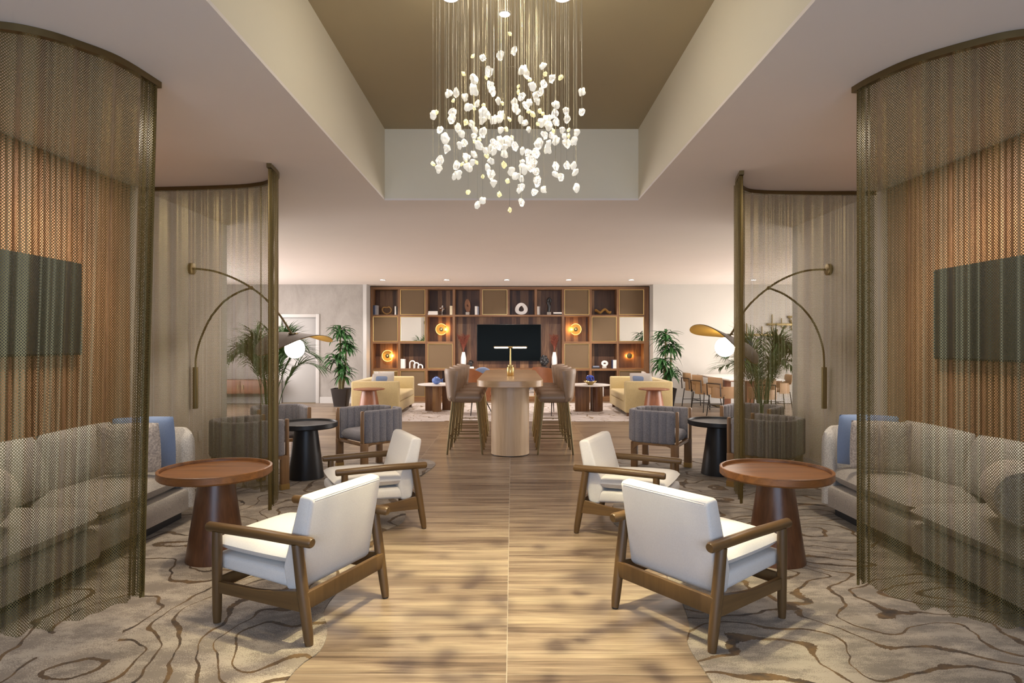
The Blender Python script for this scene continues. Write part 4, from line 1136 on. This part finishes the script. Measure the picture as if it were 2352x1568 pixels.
# ------------------------------------------------------------------ plants
def leafstrip(m, p0, dirv, L, w, droop, n=6):
    """arching strap leaf with a folded midrib"""
    d = Vector(dirv).normalized()
    sd = d.cross(Vector((0, 0, 1)))
    sd = sd.normalized() if sd.length > .05 else Vector((1, 0, 0))
    p = Vector(p0); vs = []
    for i in range(n + 1):
        k = i / n
        ww = w * math.sin(PI * min(1, .12 + .88 * k)) ** .8 * (1 - .15 * k) if i < n else .0005
        up = sd.cross(d).normalized()
        vs += [p - sd * ww / 2 + up * ww * .18, p, p + sd * ww / 2 + up * ww * .18]
        d = (d + Vector((0, 0, -droop / n))).normalized()
        p = p + d * (L / n)
    fs = []
    for i in range(n):
        a = i * 3
        fs += [(a, a + 1, a + 4, a + 3), (a + 1, a + 2, a + 5, a + 4)]
    m.add(vs, fs)
def dracaena(label, x, y, heads, seed, h=.52):
    rr = random.Random(seed)
    t = thing('dracaena_plant', label, 'plant', (x, y, 0), 0, 'dracaenas at the ends of the shelf wall')
    MB().prism(rrect(.30, .30, .03), 0, .02).build('pot_foot', M['pot'], t)
    m = MB(); q0, q1 = rrect(.30, .30, .03), rrect(.42, .42, .04)
    vs = [(a, b, .02) for a, b in q0] + [(a, b, .44) for a, b in q1] + [(a * .92, b * .92, .44) for a, b in q1] + [(a * .92, b * .92, .40) for a, b in q1]
    n = len(q0); fs = [tuple(range(n))[::-1]]
    for k in range(3): fs += [(k * n + i, k * n + (i + 1) % n, (k + 1) * n + (i + 1) % n, (k + 1) * n + i) for i in range(n)]
    fs.append(tuple(3 * n + i for i in range(n))); m.add(vs, fs); m.build('pot', M['pot'], t, 30)
    MB().prism([(a * .9, b * .9) for a, b in q1], .38, .415).build('soil', M['soil'], t)
    for hx, hy, hz, sc_ in heads:
        b = Vector((hx * .35, hy * .35, .40)); e = Vector((hx, hy, hz))
        MB().tube(smooth_path([b, b.lerp(e, .5) + Vector((rr.uniform(-.03, .03), 0, 0)), e], 5), [.022] * 11, 8).build('cane', M['stem'], t)
        m = MB()
        for k in range(54):
            a = rr.uniform(0, 2 * PI); lift = rr.uniform(-.15, 1.35); z0 = hz - rr.uniform(0, .26) + .02
            k0 = (z0 - .4) / (hz - .4)
            o = b.lerp(e, min(1, k0))
            leafstrip(m, o, (math.cos(a), math.sin(a), lift), rr.uniform(.30, .50) * sc_, rr.uniform(.055, .085), rr.uniform(1.0, 2.1))
        m.build('leaf_cluster', M['leaf'], t, 0)
dracaena('dracaena in a black pot beside the white door', -4.17, 15.1, [(-.02, 0, 1.90, 1.0), (.10, .05, 1.55, .95), (-.12, -.04, 1.22, 1.0), (.08, -.06, .95, .85)], 3)
dracaena('dracaena in a black pot behind the right gold sofa', 3.80, 15.2, [(-.02, 0, 1.80, 1.05), (.12, .04, 1.52, 1.0), (-.10, -.05, 1.15, .95), (.10, -.05, .90, .85)], 8)
def palm(label, x, y, seed, H=1.7, spread=.7, n=16):
    rr = random.Random(seed)
    t = thing('palm_plant', label, 'plant', (x, y, 0), 0, 'palms beyond the alcove walls')
    MB().lathe([(.15, 0), (.16, .02), (.20, .42), (.185, .42), (.18, .38), (.05, .375)], 32).build('pot', M['pot'], t)
    MB().lathe([(.0, .375), (.178, .385)], 24).build('soil', M['soil'], t)
    for k in range(n):
        a = k * 2.4 + rr.uniform(-.3, .3); out = rr.uniform(.35, 1.0) * spread; h = H - .75 * (out / spread) ** 2 * rr.uniform(.5, 1.1)
        b = Vector((rr.uniform(-.06, .06), rr.uniform(-.06, .06), .38))
        d = Vector((math.cos(a), math.sin(a), 0))
        p = smooth_path([b, b + d * out * .18 + Vector((0, 0, (h - .38) * .55)), b + d * out * .55 + Vector((0, 0, (h - .38) * .95)), b + d * out + Vector((0, 0, (h - .38) * .88))], 8)
        m = MB(); m.tube(p, [.007 - .005 * i / (len(p) - 1) for i in range(len(p))], 5)
        st0 = int(len(p) * .38)
        for i in range(st0, len(p) - 1):
            tg = (p[i + 1] - p[i - 1]).normalized(); sd = tg.cross(Vector((0, 0, 1)))
            if sd.length < .05: continue
            sd.normalize(); kk = (i - st0) / (len(p) - st0)
            LL = (.34 * math.sin(PI * (.18 + .72 * kk))) * rr.uniform(.85, 1.1)
            for s in (-1, 1):
                for off in (0, .5):
                    leafstrip(m, p[i].lerp(p[i + 1], off), sd * s + tg * rr.uniform(.8, 1.3) + Vector((0, 0, rr.uniform(.25, .6))), LL * 1.15, .017, rr.uniform(.4, 1.0), 4)
        m.build('frond', M['palm'], t, 0)
palm('palm behind the grey chairs beyond the left alcove wall', -3.42, 8.75, 5, 1.80, .78, 24)
palm('palm behind the grey chairs beyond the right alcove wall', 3.70, 9.1, 6, 1.78, .75, 24)

# ------------------------------------------------------------------ right dining area
t = thing('dining_table', 'long white topped dining table by the right pale wall', 'table', (5.30, 14.5, 0))
MB().b2(-.60, .60, -1.15, 1.2, .725, .755, .004).build('table_top', M['marble'], t)
MB().b2(-.56, .56, -1.10, 1.15, .705, .726).build('top_edge', M['redwood'], t)
for y in (-.7, .75):
    MB().b2(-.08, .08, y - .06, y + .06, .03, .706).build('leg', M['redwood'], t)
    MB().b2(-.35, .35, y - .25, y + .25, .0, .03, .004).build('base_plate', M['bronze'], t)
def dining_proto(label, loc, rz, group):
    t = thing('dining_chair', label, 'chair', loc, rz, group)
    m = MB(); m.M = Matrix.Translation((0, .03, .47)); m.cushion(.42, .44, .09, 12, 4, .15); m.build('seat', M['tan'], t, 60)
    def shell(u, v):
        a = math.radians(200 + 140 * u) if False else math.radians(-180 + 180 * u)
        return (.26 * math.cos(a), .05 + .29 * math.sin(a), .40 + .24 * v)
    MB().sheet(shell, 24, 4, .028).build('arm_shell', M['tan'], t, 60)
    m = MB(); m.M = Matrix.Translation((0, -.235, .715)) @ Matrix.Rotation(math.radians(-84), 4, 'X'); m.cushion(.42, .23, .07, 14, 2.6, .3); m.build('backrest', M['tan'], t, 60)
    m = MB(); m.tube([(-.19, -.27, .44), (-.19, -.285, .70), (.19, -.285, .70), (.19, -.27, .44)], .012, 8); m.build('back_bracket', M['black_metal'], t)
    ft = {}
    for sx in (-1, 1):
        for sy in (-1, 1):
            a, b = Vector((sx * .20, sy * .20, .44)), Vector((sx * .235, sy * .25, 0))
            MB().tube([a, b], .011, 8).build('leg', M['black_metal'], t); ft[sx, sy] = b.lerp(a, .4)
    for a, b in (((-1, -1), (-1, 1)), ((1, -1), (1, 1)), ((-1, 0), (1, 0))):
        p = ft.get(a, (ft[-1, -1] + ft[-1, 1]) / 2); q = ft.get(b, (ft[1, -1] + ft[1, 1]) / 2)
        MB().tube([p, q], .008, 8).build('stretcher', M['black_metal'], t)
    return t
g = 'tan chairs at the white dining table'
dc = dining_proto('tan dining chair with black legs, farthest at the white dining table', (4.45, 14.95, 0), face_rz(.98, .2), g)
dup(dc, (4.40, 13.98, 0), face_rz(.95, .30), 'tan dining chair with black legs, middle one at the white dining table', g)
dup(dc, (4.45, 13.0, 0), face_rz(.90, .45), 'tan dining chair whole in view beside the edge of the far right curtain', g)
dup(dc, (5.15, 12.7, 0), face_rz(.2, 1), 'tan dining chair half hidden by the far right mesh curtain', g)
dup(dc, (6.1, 14.2, 0), face_rz(-1, .05), 'tan dining chair across the white table, behind the right palm', g)
# wall sculpture: bars with hooks
def bar_art(label, px0, px1, py, hooks):
    y = YB
    a, b = Q(px0, py, y), Q(px1, py, y)
    t = thing('wall_bar', label, 'wall decoration', ((a.x + b.x) / 2, y, a.z), 0, 'bronze bars with loops on the right pale wall')
    w = b.x - a.x
    br = MB().b2(-w / 2, w / 2, -.06, -.01, -.028, .028, .004).build('bar', M['brass_dark'], t)
    for hx, h0, h1 in hooks:
        x = -w / 2 + hx * w; r = .07
        pts = [(x, -.035, h1), (x, -.035, h0 + r)] + [(x + r - r * math.cos(c), -.035, h0 + r - r * math.sin(c)) for c in [PI * q / 8 for q in range(1, 8)]] + [(x + 2 * r, -.035, h0 + r * 1.5)]
        MB().tube(pts, .014, 8).build('loop', M['brass_dark'], br)
    MB().b2(-.03, .03, -.012, 0, -.02, .02).build('wall_fixing', M['brass_dark'], t)
bar_art('topmost short bronze bar on the wall above the right palm', 1808, 1860, 728, [(.1, -.16, .02)])
bar_art('middle bronze bar with loops on the wall above the right palm', 1760, 1840, 745, [(.15, -.22, .26), (.42, -.1, .16), (.70, -.16, .12)])
bar_art('lowest bronze bar beside the far right curtain edge', 1690, 1785, 769, [(.25, -.02, .30), (.62, -.02, .22)])
m = MB(); m.b2(-.12, .12, -.03, 0, -.40, .30, .004); o = m.build('wall_panel', M['bluepanel']); o.location = (Q(1716, 800, YB).x, YB, 1.38); tag(o, 'narrow blue panel on the pale wall, behind the far right curtain edge', 'wall decoration')
t = thing('credenza', 'low wooden cabinet by the grey wall behind the left palm', 'cabinet', (-6.75, 15.6, 0))
MB().b2(-.75, .75, -.22, .25, .28, .62, .006).build('carcass', M['credenza'], t)
for s in (-1, 1):
    d_ = MB().b2(min(s * .01, s * .73), max(s * .01, s * .73), -.238, -.22, .30, .60, .003).build('door', M['credenza'], t)
    MB().b2(s * .06 - .01, s * .06 + .01, -.255, -.238, .40, .50).build('handle', M['brass_dark'], d_)
for sx in (-.68, .68):
    for sy in (-.17, .2): MB().b2(sx - .02, sx + .02, sy - .02, sy + .02, 0, .285).build('leg', M['black_metal'], t)

# ------------------------------------------------------------------ chandelier
CR = """664,245,A,15;690,368,C,30;592,403,C,32;467,420,C,26;398,403,A,16;510,518,C,34;494,560,A,14;902,473,F,26;918,533,A,17;757,503,F,34;783,537,C,28;804,572,A,16;964,570,C,27;1027,559,A,19;326,530,A,18;400,570,F,34;400,646,F,36;905,607,C,28;822,622,F,33;519,615,C,28;537,655,C,30;884,660,C,25;724,620,A,14;722,660,A,17;745,695,C,30;222,672,F,28;274,668,C,26;255,724,A,15;338,700,F,28;850,693,C,28;860,732,F,24;578,723,F,24;608,741,A,15;694,738,F,30;800,737,F,26;780,758,C,30;427,747,F,22;402,780,A,16;362,777,F,30;476,760,A,16;466,805,F,34;497,822,F,28;465,862,F,30;700,778,C,30;718,802,F,24;994,758,F,28;1183,664,F,27;1182,808,C,26;1068,800,C,25;1075,858,C,27;986,820,C,30;995,880,C,28;108,828,F,28;134,812,A,16;250,815,C,30;246,858,C,30;823,820,A,22;796,797,A,16;878,800,A,18;900,820,A,14;740,860,C,24;768,888,F,26;600,825,C,28;612,838,A,20;545,862,F,28;585,858,F,28;658,858,A,18;797,930,F,20;888,882,F,32;930,862,F,36;942,902,F,32;862,893,A,14;344,884,A,20;388,895,F,24;158,934,C,26;289,924,C,27;312,968,F,27;411,937,C,24;466,958,C,32;405,983,F,24;442,1000,A,16;409,1020,A,14;437,1048,F,32;596,939,C,24;634,932,A,18;676,990,A,14;194,998,F,36;207,1072,C,27;302,1045,F,26;335,1032,C,26;913,975,C,26;965,975,C,26;974,938,A,17;1040,936,F,22;1086,935,A,15;1085,978,A,17;1055,985,F,22;1145,955,F,25;1124,1020,F,28;1072,1032,C,32;992,1014,F,30;943,1032,F,26;872,1037,C,34;934,1074,F,28;590,1005,F,28;630,1015,F,32;660,1020,F,28;545,1030,C,32;575,1050,C,30;528,1072,F,32;486,1083,C,24;545,1090,C,24;697,1056,C,26;625,1062,C,24;622,1113,F,28;497,1123,A,19;754,1083,F,24;790,1100,C,26;848,1105,C,32;347,1130,F,30;404,1113,F,24;348,1160,A,14;159,1157,C,30;108,1178,A,18;150,1216,F,28;278,1192,C,28;318,1180,A,16;392,1170,C,24;420,1167,A,16;362,1208,F,32;524,1161,F,26;503,1208,C,24;620,1182,A,22;527,1255,C,34;290,1255,F,32;260,1272,C,20;750,1168,C,20;800,1152,C,32;832,1180,C,30;757,1222,F,36;675,1232,F,30;853,1235,C,26;815,1215,C,28;705,1272,F,28;742,1285,F,24;466,1268,A,14;644,1305,A,18;546,1318,C,24;860,1307,C,32;992,1198,C,25;1072,1193,C,27;1120,1193,C,24;1136,1237,F,25;990,1254,F,25;1030,1278,C,27;363,1384,A,18;586,1396,A,18;745,1350,C,28;728,1372,C,22;838,1386,C,25;906,1368,C,24;1141,1354,F,28;428,1478,F,24;466,1448,F,26;745,1456,C,28;660,1508,A,17"""
t = thing('crystal_chandelier', 'cascading chandelier of frosted, clear and amber crystals on long cords', 'chandelier', (-.02, CHY, HT))
MB().lathe([(.44, -.035), (.46, -.03), (.46, 0)], 48).build('canopy', M['white_trim'], t)
MB().lathe([(.04, -.042), (.045, -.034)], 24).build('lens', M['down'], t)
rr = random.Random(21)
def stone(r, seed, rough):
    bm = bmesh.new(); bmesh.ops.create_icosphere(bm, subdivisions=2 if rough else 3, radius=1)
    o = Vector((seed * 3.7, seed * 1.3, 0))
    for v in bm.verts:
        k = 1 + .55 * noise.noise(v.co * .95 + o) + (.30 * noise.noise(v.co * 2.4 + o) if rough else .22 * noise.noise(v.co * 1.7 + o))
        v.co *= k
        v.co.x *= .80; v.co.y *= .72
    return MB().bm(bm)
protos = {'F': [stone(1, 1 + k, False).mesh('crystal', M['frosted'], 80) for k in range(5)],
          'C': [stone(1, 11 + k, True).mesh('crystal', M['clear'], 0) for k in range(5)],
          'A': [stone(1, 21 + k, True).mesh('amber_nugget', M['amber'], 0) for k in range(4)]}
items = []
for q in CR.split(';'):
    a, b, k, r = q.split(',')
    items.append((float(a) / 3.136 + 960, float(b) / 3.136, k, float(r) / 3.136))
items.sort(key=lambda q: -q[3])
rest, rest_c, nc, nn = MB(), MB(), 0, 0
for px, py, k, r in items:
    xx = (px - CX) / F * CHY + .02
    ch = math.sqrt(max(.01, .45 ** 2 - min(abs(xx), .43) ** 2))
    y = CHY + rr.uniform(-ch, ch) * .95
    p = Q(px, py, y) - Vector((-.02, CHY, HT))
    rad = r * y / F * 1.12
    Mx = Matrix.Translation(p) @ Matrix.Rotation(rr.uniform(0, 6.3), 4, 'Z') @ Matrix.Rotation(rr.uniform(-.6, .6), 4, 'X') @ Matrix.Scale(rad, 4)
    me = rr.choice(protos[k])
    if k == 'A' or nc < 100:
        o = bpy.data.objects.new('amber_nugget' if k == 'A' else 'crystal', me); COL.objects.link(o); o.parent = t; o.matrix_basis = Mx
        if k != 'A':
            nc += 1; o['label'] = 'frosted white crystal' if k == 'F' else 'clear faceted crystal'
    else:
        rest.M = Mx; rest.add([v.co for v in me.vertices], [tuple(f.vertices) for f in me.polygons])
    m = MB() if nn < 100 else rest_c
    m.tube([p + Vector((0, 0, rad * .6)), Vector((p.x, p.y, -.034))], .0007, 4, False)
    if nn < 100: m.build('cord', M['cord'], t, 60)
    nn += 1
rest.M = Matrix()
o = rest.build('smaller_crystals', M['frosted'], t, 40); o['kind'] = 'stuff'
for k in range(60):
    a = rr.uniform(0, 2 * PI); q = .44 * math.sqrt(rr.random()); z = -rr.uniform(.25, 1.0)
    rest_c.tube([(q * math.cos(a), q * math.sin(a), z - .0), (q * math.cos(a), q * math.sin(a), -.034)], .0007, 4, False)
o = rest_c.build('remaining_cords', M['cord'], t, 60); o['kind'] = 'stuff'
